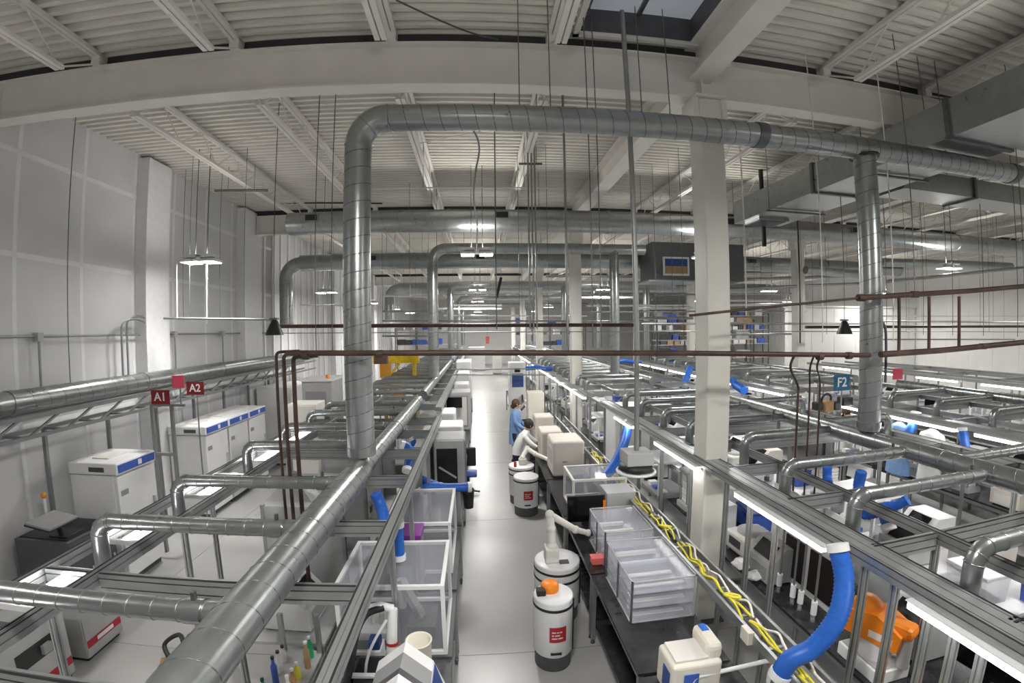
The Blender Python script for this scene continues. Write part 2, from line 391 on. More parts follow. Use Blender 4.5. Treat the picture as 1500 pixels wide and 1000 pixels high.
# ------------------------------------------------------------------ ducts
def duct_run(t, p, q, r, m='galv', pitch=.17, name='duct_run', n=28, seam=.004, par=None):
    p, q = Vector(p), Vector(q); o = MB().cyl(p, q, r, n).build(name, m, par or t)
    L = (q - p).length; d = (q - p).normalized(); u = Vector((0,0,1)) if abs(d.z) < .9 else Vector((1,0,0)); a = d.cross(u).normalized(); b = d.cross(a)
    if seam and par is None:
        k = max(2, int(L/pitch)); N = k*14
        pts = [p + d*(L*i/N) + (a*cos(2*pi*k*i/N) + b*sin(2*pi*k*i/N))*r for i in range(N + 1)]
        MB().tube(pts, seam*1.3, 4).build('spiral_seam', 'galvdark', o)
    return o
def duct_elbow(t, pts, r, m='galv', name='elbow', rings=True, par=None):
    o = MB().tube(pts, r, 24).build(name, m, par or t)
    if rings and par is None:
        b = MB()
        for i in (0, len(pts)//2, len(pts) - 1):
            dd = (pts[min(i+1, len(pts)-1)] - pts[max(i-1, 0)]).normalized(); b.ring(pts[i], dd, r + .001, .007, 24, 5)
        b.build('joint_ring', m, o)
    return o
DY, DZ, DR = 4.3, 5.94, .13
t = thing('overhead_duct', 'big galvanised spiral duct arching over the aisle with two vertical drops', 'duct', (-1.18, DY, 2.57))
duct_run(t, (-1.18, DY, 2.57), (-1.18, DY, DZ - .3), DR + .004)
duct_elbow(t, arc((-.88, DY, DZ - .3), (-1,0,0), (0,0,1), .3, 0, pi/2, 8), DR + .004)
duct_run(t, (-.88, DY, DZ), (3.1, DY, DZ), DR); duct_run(t, (3.16, DY, DZ), (7.4, DY, DZ), DR); duct_run(t, (7.46, DY, DZ), (11.5, DY, DZ), DR)
for x in (3.13, 7.43): MB().cyl((x - .06, DY, DZ), (x + .06, DY, DZ), DR + .012, 28).build('coupling', 'galvdark', t)
duct_run(t, (4.62, DY, 2.55), (4.62, DY, DZ - .1), DR - .002)
MB().ring((4.62, DY, DZ - .1), (0,0,1), DR + .03, .014, 28).build('saddle_collar', 'black', t)
for x, z in ((-1.18, 2.62), (4.62, 2.62)): MB().cyl((x, DY, z - .04), (x, DY, z + .04), DR + .012, 28).build('coupling', 'galv', t)
for x in (.6, 1.9, 5.9, 9.0):
    b = MB(); b.cyl((x - .16, DY, DZ), (x - .16, DY, ZD), .006, 5); b.cyl((x + .16, DY, DZ), (x + .16, DY, ZD), .006, 5); b.build('hanger_wire', 'galvdark', t)
def branch(t, y, xm, xe, z, zb, r=.056, label=None, simple=False):
    """branch duct from main at xm to an elbow at xe that drops to zb"""
    s = 1 if xm > xe else -1; R = .13
    o = MB().cyl((xm, y, z), (xe + s*R, y, z), r, 18).build('branch_duct', 'galv', t)
    pts = arc((xe + s*R, y, z - R), (-s,0,0), (0,0,1), R, pi/2, 0, 7) + [Vector((xe, y, zb))]
    MB().tube(pts, r + .003, 16).build('elbow', 'galv', o)
    if simple: return o
    b = MB(); x = min(xm, xe + s*R) + .12
    while x < max(xm, xe + s*R) - .05: b.ring((x, y, z), (1,0,0), r, .004, 18, 4); x += .14
    for p_ in (1, 4, 6): 
        q = pts[p_]; b.ring(q, (pts[p_ + 1] - pts[p_ - 1]).normalized(), r + .004, .005, 16, 4)
    b.build('seam_ring', 'galv', o)
    MB().cyl((xm - s*.30, y, z), (xm - s*.20, y, z), r + .008, 18).build('damper_collar', 'galv', o)
    MB().box(xm - s*.26, y - .012, z + r, xm - s*.24, y + .012, z + r + .05).build('damper_handle', 'galvdark', o)
    return o
MZ = 2.44
LBY = [.95, 1.93, 2.9, 3.85, 5.2, 6.25, 7.3, 8.2]
t = thing('collector_duct', 'shiny galvanised collector duct running low over the left bench island', 'duct', (-1.18, 4, MZ - .12))
duct_run(t, (-1.18, -1.2, MZ), (-1.18, 4.2, MZ), .125, pitch=.19, n=32, seam=.003)
duct_run(t, (-1.18, 4.2, MZ), (-1.18, 8.44, MZ), .098, pitch=.19, n=28, seam=.003)
MB().cyl((-1.18, 8.44, MZ), (-1.18, 8.47, MZ), .104, 28).build('end_cap', 'galv', t)
for y in LBY: branch(t, y, -1.18, -2.88, MZ, 2.02)
for y in (.4, 3.3, 6.0, 8.0):
    b = MB(); b.box(-1.20, y - .015, 2.2, -1.16, y + .015, 2.33); b.ring((-1.18, y, MZ), (0,1,0), .123, .006, 24, 4); b.build('saddle_bracket', 'aludark', t)
t = thing('collector_duct', 'galvanised collector duct running low over the right bench island below the second drop', 'duct', (4.62, 4, MZ - .12))
duct_run(t, (4.62, -1.2, MZ), (4.62, 9.2, MZ), .105, pitch=.19, n=28, seam=.003)
for y in (.9, 1.86, 2.85, 3.72, 4.85, 5.8, 6.7, 7.7, 8.6): branch(t, y, 4.62, 2.98 if y != 4.85 else 3.25, MZ, 2.02)
for y in (1.4, 3.3, 5.3, 7.2): branch(t, y, 4.62, 6.1, MZ, 2.02)
for y in (.4, 3.3, 6.0, 8.0):
    b = MB(); b.box(4.60, y - .015, 2.2, 4.64, y + .015, 2.33); b.ring((4.62, y, MZ), (0,1,0), .108, .006, 24, 4); b.build('saddle_bracket', 'aludark', t)
# supply ducts farther back
def supply(y, z, r, x0, x1, regs, label, drops=(), left_elbow=False):
    t = thing('supply_duct', label, 'duct', ((x0 + x1)/2, y, z - r), 'big round supply ducts')
    a = x0
    if left_elbow:
        duct_elbow(t, arc((x0 + .5, y, z - .5), (-1,0,0), (0,0,1), .5, 0, pi/2, 8), r*.8); duct_run(t, (x0, y, left_elbow), (x0, y, z - .5), r*.8, seam=.005, pitch=.3); a = x0 + .5
    L = x1 - a; n = max(1, int(L/3.2))
    for i in range(n):
        p0, p1 = a + L*i/n, a + L*(i + 1)/n; duct_run(t, (p0, y, z), (p1 - .03, y, z), r, pitch=.35, seam=.004, n=26)
        MB().cyl((p1 - .05, y, z), (p1 + .02, y, z), r + .012, 26).build('coupling', 'galv', t)
    for x in regs:
        q = MB().box(x - .15, y - r - .03, z - .02, x + .15, y - r*.6, z + .15).build('register_box', 'galv', t)
        MB().box(x - .13, y - r - .036, z, x + .13, y - r - .028, z + .13).build('grille', 'black', q)
    for x, zb in drops: duct_run(t, (x, y, zb), (x, y, z), r*.75, pitch=.3, seam=.005, n=20)
    x = x0 + .8
    while x < x1:
        MB().cyl((x, y, z + r - .01), (x, y, ZD), .006, 5).build('hanger_wire', 'galvdark', t); x += 2.4
    return t
supply(9.7, 6.22, .25, -4.2, 21.0, (-3.6, .55, 5.9, 9.7), 'wide round supply duct with black registers crossing the hall, nearest one')
supply(13.6, 5.95, .25, -6.0, 16.0, (-3.2, .1, 4.3, 9.2), 'round supply duct with small black registers, second row back', left_elbow=4.0)
supply(24, 6.1, .3, -4.8, 18.0, (-2.4, 2.6, 6.1), 'round supply duct in the third row, deep in the hall', left_elbow=4.4)
t = thing('overhead_duct', 'galvanised duct arch with two drops in the middle distance behind the near arch', 'duct', (-1.18, 11.6, 2.6))
duct_run(t, (-1.18, 11.6, 2.57), (-1.18, 11.6, 5.6), .14, pitch=.3); duct_elbow(t, arc((-.83, 11.6, 5.6), (-1,0,0), (0,0,1), .35, 0, pi/2, 7), .14)
duct_run(t, (-.83, 11.6, 5.95), (4.6, 11.6, 5.95), .14, pitch=.3); duct_run(t, (3.72, 11.6, 2.57), (3.72, 11.6, 5.95), .13, pitch=.3)
for i, (y, lb) in enumerate(((19.0, 'third'), (27.0, 'fourth'), (35.0, 'fifth'))):
    t = thing('overhead_duct', 'distant galvanised duct drop over the aisle, %s arch from the camera' % lb, 'duct', (-1.18, y, 2.6))
    duct_run(t, (-1.18, y, 2.57), (-1.18, y, 5.4), .14, seam=0); duct_elbow(t, arc((-.83, y, 5.4), (-1,0,0), (0,0,1), .35, 0, pi/2, 6), .14, rings=False)
    duct_run(t, (-.83, y, 5.75), (9, y, 5.75), .14, seam=0); duct_run(t, (3.8, y, 2.57), (3.8, y, 5.75), .13, seam=0); duct_run(t, (7.6, y, 2.57), (7.6, y, 5.75), .13, seam=0)
# collector ducts over the farther islands
for (x, y0, y1, s, lb) in ((-1.18, 9.2, 19, -1, 'left island behind the first frame'), (4.4, 10.6, 21, -1, 'right island behind the white column'), (9.7, -.5, 8.2, -1, 'third island on the far right'), (9.6, 9.4, 20, -1, 'far right island at the back'), (-1.2, 20, 32, -1, 'left island deep in the hall'), (4.4, 22, 36, -1, 'right island deep in the hall')):
    t = thing('collector_duct', 'galvanised collector duct with side branches over the %s' % lb, 'duct', (x, (y0 + y1)/2, MZ - .1))
    duct_run(t, (x, y0, MZ), (x, y1, MZ), .1, seam=.004 if y0 < 12 else 0, pitch=.12, n=20)
    y = y0 + .5
    while y < y1 - .2: branch(t, y, x, x - 1.62, MZ, 2.05, simple=y0 > 12); y += 1.0
# rectangular duct on the right and its register
t = thing('rectangular_duct', 'large dark grey rectangular sheet-metal duct running lengthwise under the roof', 'duct', (6.1, 3, 6.1))
for y0, y1 in ((-2.0, 1.2), (1.24, 3.95), (3.99, 6.4), (6.44, 8.9)):
    MB().box(5.7, y0, 6.10, 6.9, y1, 6.58).build('duct_section', 'galv', t)
for y in (1.22, 3.97, 6.42): MB().box(5.67, y - .03, 6.07, 6.93, y + .03, 6.61).build('flange', 'galvdark', t)
MB().box(5.85, 8.2, 6.04, 6.6, 8.75, 6.10).build('register_frame', 'galv', t); MB().box(5.9, 8.25, 6.03, 6.55, 8.7, 6.045).build('grille', 'black', t)
for y in (.6, 2.6, 5.3, 7.6):
    b = MB(); b.cyl((5.66, y, 6.05), (5.66, y, ZD), .007, 5); b.cyl((6.94, y, 6.05), (6.94, y, ZD), .007, 5); b.box(5.6, y - .02, 6.05, 7.0, y + .02, 6.08); b.build('trapeze_hanger', 'galvdark', t)
t = thing('rectangular_duct', 'smaller rectangular duct crossing high at the right edge with bright underside', 'duct', (9.2, 5.6, 6.2))
MB().box(7.2, 5.9, 6.15, 12.5, 6.5, 6.5).build('duct_section', 'galv', t); MB().box(9.0, 5.86, 6.12, 9.06, 6.54, 6.53).build('flange', 'galvdark', t)
t = thing('air_handler', 'grey suspended air handler box with a framed blue and brown side panel', 'air handler', tuple(at(990, 390, 'y', 12.3)))
p = at(990, 390, 'y', 12.3)
MB().rbox(p.x - .75, p.y, p.z - .42, p.x + 2.3, p.y + 1.0, p.z + .72, .02).build('casing', 'galvdark', t)
MB().box(p.x - .42, p.y - .03, p.z - .28, p.x + .42, p.y, p.z + .28).build('panel_frame', 'white', t)
MB().box(p.x - .36, p.y - .04, p.z, p.x + .36, p.y - .03, p.z + .22).build('panel_top', 'navy', t); MB().box(p.x - .36, p.y - .04, p.z - .22, p.x + .36, p.y - .03, p.z).build('panel_bottom', 'carton', t)
MB().box(p.x - .9, p.y - .1, p.z - .46, p.x + 1.0, p.y + .9, p.z - .42).build('drip_pan', 'alu', t)
MB().rbox(p.x + .75, p.y - .06, p.z - .2, p.x + 1.3, p.y, p.z + .5, .01).build('access_door', 'galv', t)
for e in (-.6, 1.9): MB().cyl((p.x + e, p.y + .6, p.z + .7), (p.x + e, p.y + .6, ZD), .012, 6).build('hanger_rod', 'galvdark', t)
# duct along the left wall on its truss tray
t = thing('wall_duct', 'polished round duct running along the left wall on a steel truss', 'duct', (-6.2, 8, 2.8))
duct_run(t, (-6.2, -1.5, 2.95), (-6.2, 16, 2.95), .16, pitch=.25, n=30)
for y in (2, 5, 7.6, 10.2, 12.8): MB().cyl((-6.2, y - .04, 2.95), (-6.2, y + .04, 2.95), .17, 28).build('coupling', 'galv', t)
t = thing('truss_tray', 'grey steel truss carrying the polished duct along the left wall', 'truss', (-6.2, 8, 0))
for x in (-6.42, -6.0):
    MB().box(x - .02, -1.5, 2.72, x + .02, 16, 2.78).build('top_rail', 'aludark', t); MB().box(x - .02, -1.5, 2.46, x + .02, 16, 2.51).build('bottom_rail', 'aludark', t)
y = 3.2; k = 0
while y < 14:
    MB().beam((-6.0, y, 2.48), (-6.0, y + .55, 2.75), .03, .03).build('diagonal', 'aludark', t); MB().beam((-6.42, y, 2.48), (-6.0, y, 2.48), .04, .03).build('crosspiece', 'aludark', t)
    if k % 2 == 0: MB().box(-6.45, y - .022, 0, -6.39, y + .022, 2.46).build('post', 'aludark', t)
    y += .62; k += 1
# ------------------------------------------------------------------ bench island frames of aluminium extrusion
def tslot(w_, h, sw=.010, sd=.012):
    """cross-section of slotted extrusion, centred"""
    def edge(p, q, n):
        p, q = Vector(p), Vector(q); L = (q - p).length; d = (q - p)/L; nn = Vector((-d.y, d.x)); out = [p]
        for i in range(n):
            c = p + d*L*(i + .5)/n; out += [c - d*sw/2, c - d*sw/2 + nn*sd, c + d*sw/2 + nn*sd, c + d*sw/2]
        return out
    a, b = w_/2, h/2; nx, ny = max(1, round(w_/.085)), max(1, round(h/.085))
    P = edge((-a,-b), (a,-b), nx) + edge((a,-b), (a,b), ny) + edge((a,b), (-a,b), nx) + edge((-a,b), (-a,-b), ny)
    return [tuple(p) for p in P]
def rail(t, ax, c1, c2, a, b, w_, h, name='rail', m='alu', cover=None):
    """extrusion along ax from a to b; c1, c2 = centre in the other two axes"""
    o = MB().prism([(c1 + p[0], c2 + p[1]) for p in tslot(w_, h)], ax, a, b).build(name, m, t)
    if cover == 'y':
        for e in (-1, 1): MB().box(c1 + e*(w_/2 - .016), a, c2 + h/2 - .004, c1 + e*(w_/2 - .004), b, c2 + h/2 + .004).build('slot_cover', 'black', o)
    if cover == 'x':
        MB().box(a, c1 - w_/2 + .004, c2 + h/2 - .004, b, c1 - w_/2 + .018, c2 + h/2 + .004).build('slot_cover', 'black', o)
    return o
FZ = 2.155
def frame(label, rails, y0, y1, cross, posts, name='bench_frame', ph=FZ - .045, cover=True, pw=.045):
    t = thing(name, label, 'frame', ((rails[0][0] + rails[-1][0])/2, (y0 + y1)/2, 0), 'aluminium bench frames')
    for x, w_ in rails: rail(t, 'y', x, FZ, y0, y1, w_, .09, cover='y' if cover else None)
    xs = sorted(r[0] for r in rails)
    for y in cross:
        for a, b in zip(xs[:-1], xs[1:]):
            rail(t, 'x', y, FZ - .02, a + .05, b - .05, .05, .13, 'crossbar', 'alu', cover='x' if cover else None)
    for p in posts:
        rail(t, 'z', p[0], p[1], 0, ph, pw, pw, 'post')
        MB().box(p[0] - .04, p[1] - .04, 0, p[0] + .04, p[1] + .04, .012).build('foot_plate', 'black', t)
    return t
fL = frame('aluminium extrusion frame carrying ducts over the near left benches', [(-.755, .095), (-2.67, .07), (-3.12, .07)], -1.2, 8.2, [.7, 1.65, 2.6, 3.57, 4.75, 5.84, 6.98, 7.97],
      [(-.755, y) for y in (1.44, 3.48, 4.56, 6.25)] + [(-2.67, y) for y in (1.7, 3.6, 5.9, 8.1)] + [(-3.12, y) for y in (2.6, 4.75, 7.0)])
fR = frame('aluminium extrusion frame with wide front rail around the near right benches', [(2.77, .25), (3.51, .07), (5.75, .07), (6.25, .2)], -1.2, 9.3, [.5, 1.5, 2.49, 3.48, 4.5, 5.5, 6.5, 7.5, 8.5],
      [(2.72, y) for y in (1.3, 1.56, 1.73, 1.91, 2.18, 2.44, 3.48, 3.9, 4.36, 5.2, 6.15, 7.1, 8.1, 9.2)] + [(3.51, y) for y in (2.5, 4.5, 6.5, 8.5)] + [(6.2, y) for y in (1.5, 3.5, 5.5, 7.5, 9.2)])
def far_frame(label, x0, x1, y0, y1, st=1.2, p1=None):
    cr = []; y = y0 + .4
    while y < y1: cr.append(y); y += st
    ps = []; y = y0 + .05
    while y < y1:
        ps.append((x0, y))
        if p1 is None: ps.append((x1, y))
        y += 1.5
    ps += [(x1, q) for q in (p1 or ())]
    return frame(label, [(x0, .2), (x0 + .75, .07), ((x0 + x1)/2 + .6, .07), (x1, .14)], y0, y1, cr, ps, cover=False)
far_frame('aluminium frame of the second right island behind the white column', 2.72, 6.2, 10.4, 21.0)
far_frame('aluminium frame of the second left island behind the first', -3.1, -.85, 9.1, 19.2, p1=(10.35, 12.45, 14.55, 17.65))
far_frame('aluminium frame of the third island on the far right with blue hoses', 7.85, 11.3, -.8, 8.5)
far_frame('aluminium frame of the far right island at the back', 7.7, 11.2, 9.5, 20.5, 1.5)
far_frame('aluminium frame of the fourth island at the extreme right', 14.6, 17.6, 1.0, 17.0, 2.0)
far_frame('aluminium frame of the right island deep in the hall', 2.75, 6.1, 22.2, 36.0, 2.4)
far_frame('aluminium frame of the left island deep in the hall', -3.0, -.9, 20.2, 32.0, 2.4)
# ------------------------------------------------------------------ LED strips under the rails
def led(x, y0, y1, label, z=2.06, w_=.085, h=.05, s=-1, group='LED strip lights under the bench frames', ax='y'):
    t = thing('led_strip_light', label, 'strip light', (x, (y0 + y1)/2, z), group)
    hb = MB(); hb.box(x - s*(-w_/2), y0, z + h - .008, x - s*(w_/2), y1, z + h); hb.box(x - s*(w_/2 - .01), y0, z, x - s*(w_/2), y1, z + h); hb.build('housing', 'white', t)
    MB().box(x + s*w_/2, y0 + .02, z, x - s*(w_/2 - .012), y1 - .02, z + h - .009).build('diffuser', 'led', t)
    return t
for (a, b, lb) in ((7.2, 8.14, 'with the blue hose below'), (4.87, 6.17, 'third from the camera'), (2.73, 4.02, 'above the black wall panels'), (.6, 1.99, 'nearest to the camera')):
    led(2.63, a, b, 'white LED strip under the near right front rail, %s' % lb, z=2.055)
for (a, b, lb) in ((1.2, 1.7, 'nearest'), (2.2, 2.7, 'second'), (3.15, 3.65, 'third'), (4.2, 4.95, 'fourth'), (5.45, 6.0, 'fifth'), (6.5, 7.05, 'farthest')):
    t = thing('led_strip_light', '%s short glowing LED tube between the left canopy rails' % lb, 'strip light', (-2.9, (a + b)/2, 2.11), 'LED tubes in the left canopy')
    MB().rbox(-2.935, a + .02, 2.11, -2.865, b - .02, 2.17, .012).build('diffuser', 'led', t)
    for e in (a, b - .03): MB().box(-3.09, e, 2.12, -2.70, e + .03, 2.16).build('end_bracket', 'white', t)
for x, ys, lb, g in ((2.6, [10.5 + 1.5*i for i in range(7)], 'white LED strip on the second right island along the aisle', 'LED strips on the second right island'),
                 (7.73, [.1 + 1.75*i for i in range(5)], 'bright LED strip on the third island front rail', 'LED strips on the third island'),
                 (7.58, [9.7 + 1.8*i for i in range(6)], 'LED strip on the far right island at the back', 'LED strips on the far right island'),
                 (14.48, [1.3 + 2.2*i for i in range(7)], 'LED strip on the fourth island at the extreme right', 'LED strips on the fourth island'),
                 (2.63, [22.4 + 2.0*i for i in range(6)], 'tiny LED strip far down the right side of the aisle', 'LED strips deep in the hall'),
                 (5.9, [1.0 + 1.9*i for i in range(4)], 'LED strip inside the right island behind the collector duct', 'LED strips inside the right island')):
    for i, y in enumerate(ys): led(x, y, y + (1.45 if x > 7 else 1.2), '%s, %s from the camera' % (lb, ('first', 'second', 'third', 'fourth', 'fifth', 'sixth', 'seventh')[i]), z=2.05, group=g, w_=.08, h=.055)
# ------------------------------------------------------------------ pipes, conduits, rods
def pipe(name, pts, r, m, label, cat='pipe', group=None, clamps=(), n=10):
    t = thing(name, label, cat, tuple(pts[0]), group)
    MB().tube(pts, r, n).build('pipe_run', m, t)
    for p, d in clamps: MB().cyl(Vector(p) - Vector(d)*.03, Vector(p) + Vector(d)*.03, r*1.5, 10).build('coupling', m, t)
    return t
def bend(pts, R=.08, n=5):
    """polyline with rounded corners"""
    P = [Vector(p) for p in pts]; out = [P[0]]
    for i in range(1, len(P) - 1):
        a, b = (P[i-1] - P[i]).normalized(), (P[i+1] - P[i]).normalized(); p, q = P[i] + a*R, P[i] + b*R
        for k in range(n + 1): s = k/n; out.append((1-s)**2*p + 2*s*(1-s)*P[i] + s*s*q)
    return out + [P[-1]]
BP = [at(420, 517, 'y', 4.02), at(700, 516.5, 'y', 4.02), at(1000, 517, 'y', 4.02), at(1262, 520, 'y', 4.02)]
X1 = Vector((1, 0, 0))
for k, (px, d) in enumerate(((405, .09), (416, .045), (430, 0))):
    a = at(px, 530, 'y', 4.14 + d); top = BP[0].z - .02*k
    pipe('drop_pipe', bend([(a.x, a.y, 1.1), (a.x, a.y, top), (a.x + .25, a.y - .03, top + .01)], .05), .015 + .003*k, 'pipe', '%s thin rust-brown drop pipe hanging beside the big spiral duct' % ('leftmost', 'middle', 'rightmost')[k], group='brown drop pipes by the spiral duct')
pipe('gas_pipe', BP + [BP[3] + Vector((.12, 0, .0))], .027, 'pipe', 'rust-brown gas pipe crossing the hall in front of both spiral drops', clamps=[((x, 4.02, BP[1].z), X1) for x in (-1.6, -.9)] + [((x, 4.02, BP[3].z), X1) for x in (3.6, 4.0)])
MB().box(-.95, 3.99, 3.5, -.83, 4.05, 3.58).build('valve_box', 'pipe', bpy.data.objects['gas_pipe'])
# rack of brown pipes on the right
t = thing('pipe_rack', 'brown steel pipe rack with three uprights at the right edge', 'pipe rack', tuple(at(1270, 520, 'y', 4.02)))
U = [at(x, y, 'y', 4.02) for x, y in ((1010, 462), (1130, 449), (1262, 436), (1340, 431), (1420, 426), (1500, 419), (1600, 408))]
D_ = [at(x, y, 'y', 4.02) for x, y in ((1290, 519), (1380, 513), (1440, 507), (1500, 501), (1600, 488))]
MB().tube(U[2:], .032, 10).build('upper_pipe', 'pipe', t); MB().tube(U[:3], .014, 10).build('lead_pipe', 'pipe', t); MB().tube(D_, .036, 10).build('lower_pipe', 'pipe', t)
for px in (1317, 1361, 1405):
    a = at(px, 434, 'y', 4.02); b = at(px, 514, 'y', 4.02); MB().cyl((a.x, 4.02, a.z), (a.x, 4.02, b.z), .018, 10).build('upright', 'pipe', t)
for p in (U[3], D_[2], U[2]): MB().cyl(p - X1*.05, p + X1*.05, .04, 10).build('coupling', 'pipe', t)
for p in (U[3], U[5]): MB().cyl(p, (p.x, 4.02, ZD), .006, 5).build('hanger_rod', 'galvdark', t)
for k, (px, bx) in enumerate(((1168, 1158), (1185, 1187), (1200, 1197))):
    a = at(px, 600, 'y', 4.3 + .05*k); c = at(bx, 530, 'y', 4.1)
    pipe('drop_pipe', smooth_path([(a.x, a.y, 1.3), (a.x, a.y, 2.9 + .05*k), (a.x, a.y, 3.12 + .02*k), (c.x, c.y, 3.36), (c.x + .02, 4.05, 3.52)], 6), .011 + .002*(k == 0), 'pipe', '%s thin brown drop pipe into the right bench island' % ('leftmost', 'middle', 'rightmost')[k], group='brown drop pipes on the right')
def vrod(px, py, y, z0, z1, r, m, label, name='hanging_rod', cat='rod', group='hanging rods'):
    a = at(px, py, 'y', y); o = MB().cyl((a.x, y, z0), (a.x, y, z1), r, 8)
    return solo(o, name, m, label, cat, (a.x, y, z0), group)
def xpipe(py0, py1, x0, x1, y, r, m, label, name='conduit', cat='conduit', group='horizontal conduits', hang=True):
    a, b = at(x0, py0, 'y', y), at(x1, py1, 'y', y)
    t = pipe(name, [a, b], r, m, label, cat, group, n=8)
    if hang:
        n = max(2, int((b - a).length/3))
        for i in range(n):
            p = a.lerp(b, (i + .5)/n); MB().cyl(p, (p.x, p.y, ZD), .005, 5).build('hanger_rod', 'galvdark', t)
    return t
xpipe(478, 476, 408, 930, 8.2, .036, 'pipe', 'dark brown pipe behind the gas pipe, level with the black bell pendant', 'gas_pipe', 'pipe', 'brown gas pipes')
xpipe(479, 478, 1180, 1500, 8.2, .032, 'pipe', 'dark brown pipe behind the right spiral drop', 'gas_pipe', 'pipe', 'brown gas pipes')
xpipe(488, 486, 408, 1500, 8.6, .010, 'pipegrey', 'thin grey conduit just above the brown gas pipe crossing the whole hall')
xpipe(447, 447, 655, 735, 20.5, .05, 'white', 'short white strut with lamp glare at the far end of the aisle', 'strut', 'strut', 'far white struts')
xpipe(466, 468, 240, 400, 8.1, .022, 'pipegrey', 'bright galvanised conduit running from the left wall to the black bell pendant')
xpipe(470, 471, 560, 960, 15.5, .03, 'pipegrey', 'pale conduit crossing the hall above the far benches')
xpipe(474, 474, 940, 1260, 11.5, .03, 'pipegrey', 'pale galvanised pipe between the column and the right spiral drop')
xpipe(470, 472, 1290, 1500, 10.5, .03, 'pipegrey', 'pale galvanised pipe right of the right spiral drop')
xpipe(412, 392, 1300, 1500, 9.0, .05, 'pipegrey', 'thick pale pipe rising towards the right edge below the lamp')
xpipe(440, 441, 1050, 1190, 15.0, .04, 'white', 'white strut behind the white column')
xpipe(448, 447, 860, 1010, 15.0, .03, 'white', 'white strut left of the white column in the distance')
xpipe(447, 447, 440, 505, 14.6, .035, 'white', 'white strut left of the spiral drop below a far lamp')
xpipe(432, 430, 960, 1180, 17, .03, 'pipegrey', 'grey strut under the air handler')
xpipe(457, 456, 840, 1180, 13.2, .028, 'pipegrey', 'grey pipe in the middle distance behind the white column')
xpipe(462, 463, 650, 860, 24, .04, 'white', 'pale far pipe over the aisle')
xpipe(424, 415, 1060, 1260, 12.5, .045, 'pipegrey', 'grey duct pipe passing behind the white column at lamp height')
xpipe(541, 540, 600, 800, 15.0, .02, 'pipegrey', 'thin rail crossing low over the aisle between the islands', hang=False)
xpipe(548, 549, 600, 800, 14.2, .02, 'pipegrey', 'second thin rail crossing low over the aisle', hang=False)
xpipe(277, 276, 546, 840, 8.0, .014, 'steelwhite', 'white sprinkler pipe under the joists behind the duct arch', 'sprinkler_pipe', 'pipe')
xpipe(279, 279, 315, 392, 9.0, .03, 'galvdark', 'short dark strut under the roof near the left wall', 'strut', 'strut', 'short dark struts')
xpipe(187, 187, 776, 818, 5.6, .02, 'galvdark', 'short dark strut carrying conduits behind the duct arch', 'strut', 'strut', 'short dark struts')
xpipe(240, 240, 760, 794, 7.5, .02, 'galvdark', 'lower short dark strut carrying conduits behind the duct arch', 'strut', 'strut', 'short dark struts')
xpipe(298, 298, 350, 560, 11.9, .02, 'gap_shade', 'long black bar painted as shade along the second beam above the supply duct', 'strut', 'strut', 'short dark struts')  # black bar stands in for the shaded gap over this beam
for i, (py0, py1, x0, x1, y, r, m, lb) in enumerate((
    (385, 386, 840, 905, 18.5, .06, 'pipegrey', 'grey far pipe left of the middle arch drop'), (404, 405, 800, 930, 19.5, .07, 'pipegrey', 'pale far duct pipe behind the second column'),
    (418, 419, 840, 925, 21.5, .06, 'white', 'white far strut behind the second column'), (436, 436, 850, 930, 18.0, .05, 'white', 'white far strut level with the far lamps'),
    (452, 451, 930, 1015, 17.5, .05, 'white', 'white far strut right of the tall pole'), (466, 466, 935, 1015, 16.5, .05, 'pipegrey', 'grey far strut right of the tall pole'),
    (400, 398, 1060, 1180, 14.5, .09, 'galv', 'shiny flexible duct right of the white column'), (410, 405, 1060, 1240, 16.0, .08, 'galv', 'lower shiny flexible duct right of the white column'),
    (447, 445, 1060, 1175, 16.8, .05, 'white', 'white strut right of the white column, middle height'), (490, 489, 1060, 1170, 15.5, .04, 'pipegrey', 'grey rail in front of the far storage rack'),
    (395, 402, 1180, 1260, 12.0, .14, 'galv', 'thick shiny duct length left of the right spiral drop'), (384, 390, 1290, 1480, 13.0, .16, 'galv', 'thick shiny duct length right of the right spiral drop'),
    (463, 463, 1290, 1500, 13.5, .03, 'white', 'thin white rail before the white partition'), (497, 497, 1290, 1500, 14.0, .03, 'pipegrey', 'thin grey rail low before the white partition'),
    (433, 434, 560, 625, 20.0, .05, 'white', 'white far strut right of the big spiral drop'), (456, 456, 560, 650, 18.0, .04, 'pipegrey', 'grey far strut right of the big spiral drop'),
    (492, 492, 560, 640, 14.0, .03, 'pipegrey', 'low grey rail right of the big spiral drop'), (452, 452, 640, 735, 26.0, .06, 'white', 'white far strut across the end of the aisle'))):
    xpipe(py0, py1, x0, x1, y, r, m, lb, 'far_pipe', 'pipe', 'far pipes and struts')
for i, px in enumerate((259, 303)): vrod(px, 420, 8.1, 4.0, 5.15, .012, 'white', '%s white vertical rod below the lamp by the left wall' % ('left', 'right')[i], 'lamp_rod', 'rod', 'white rods below the left lamp')
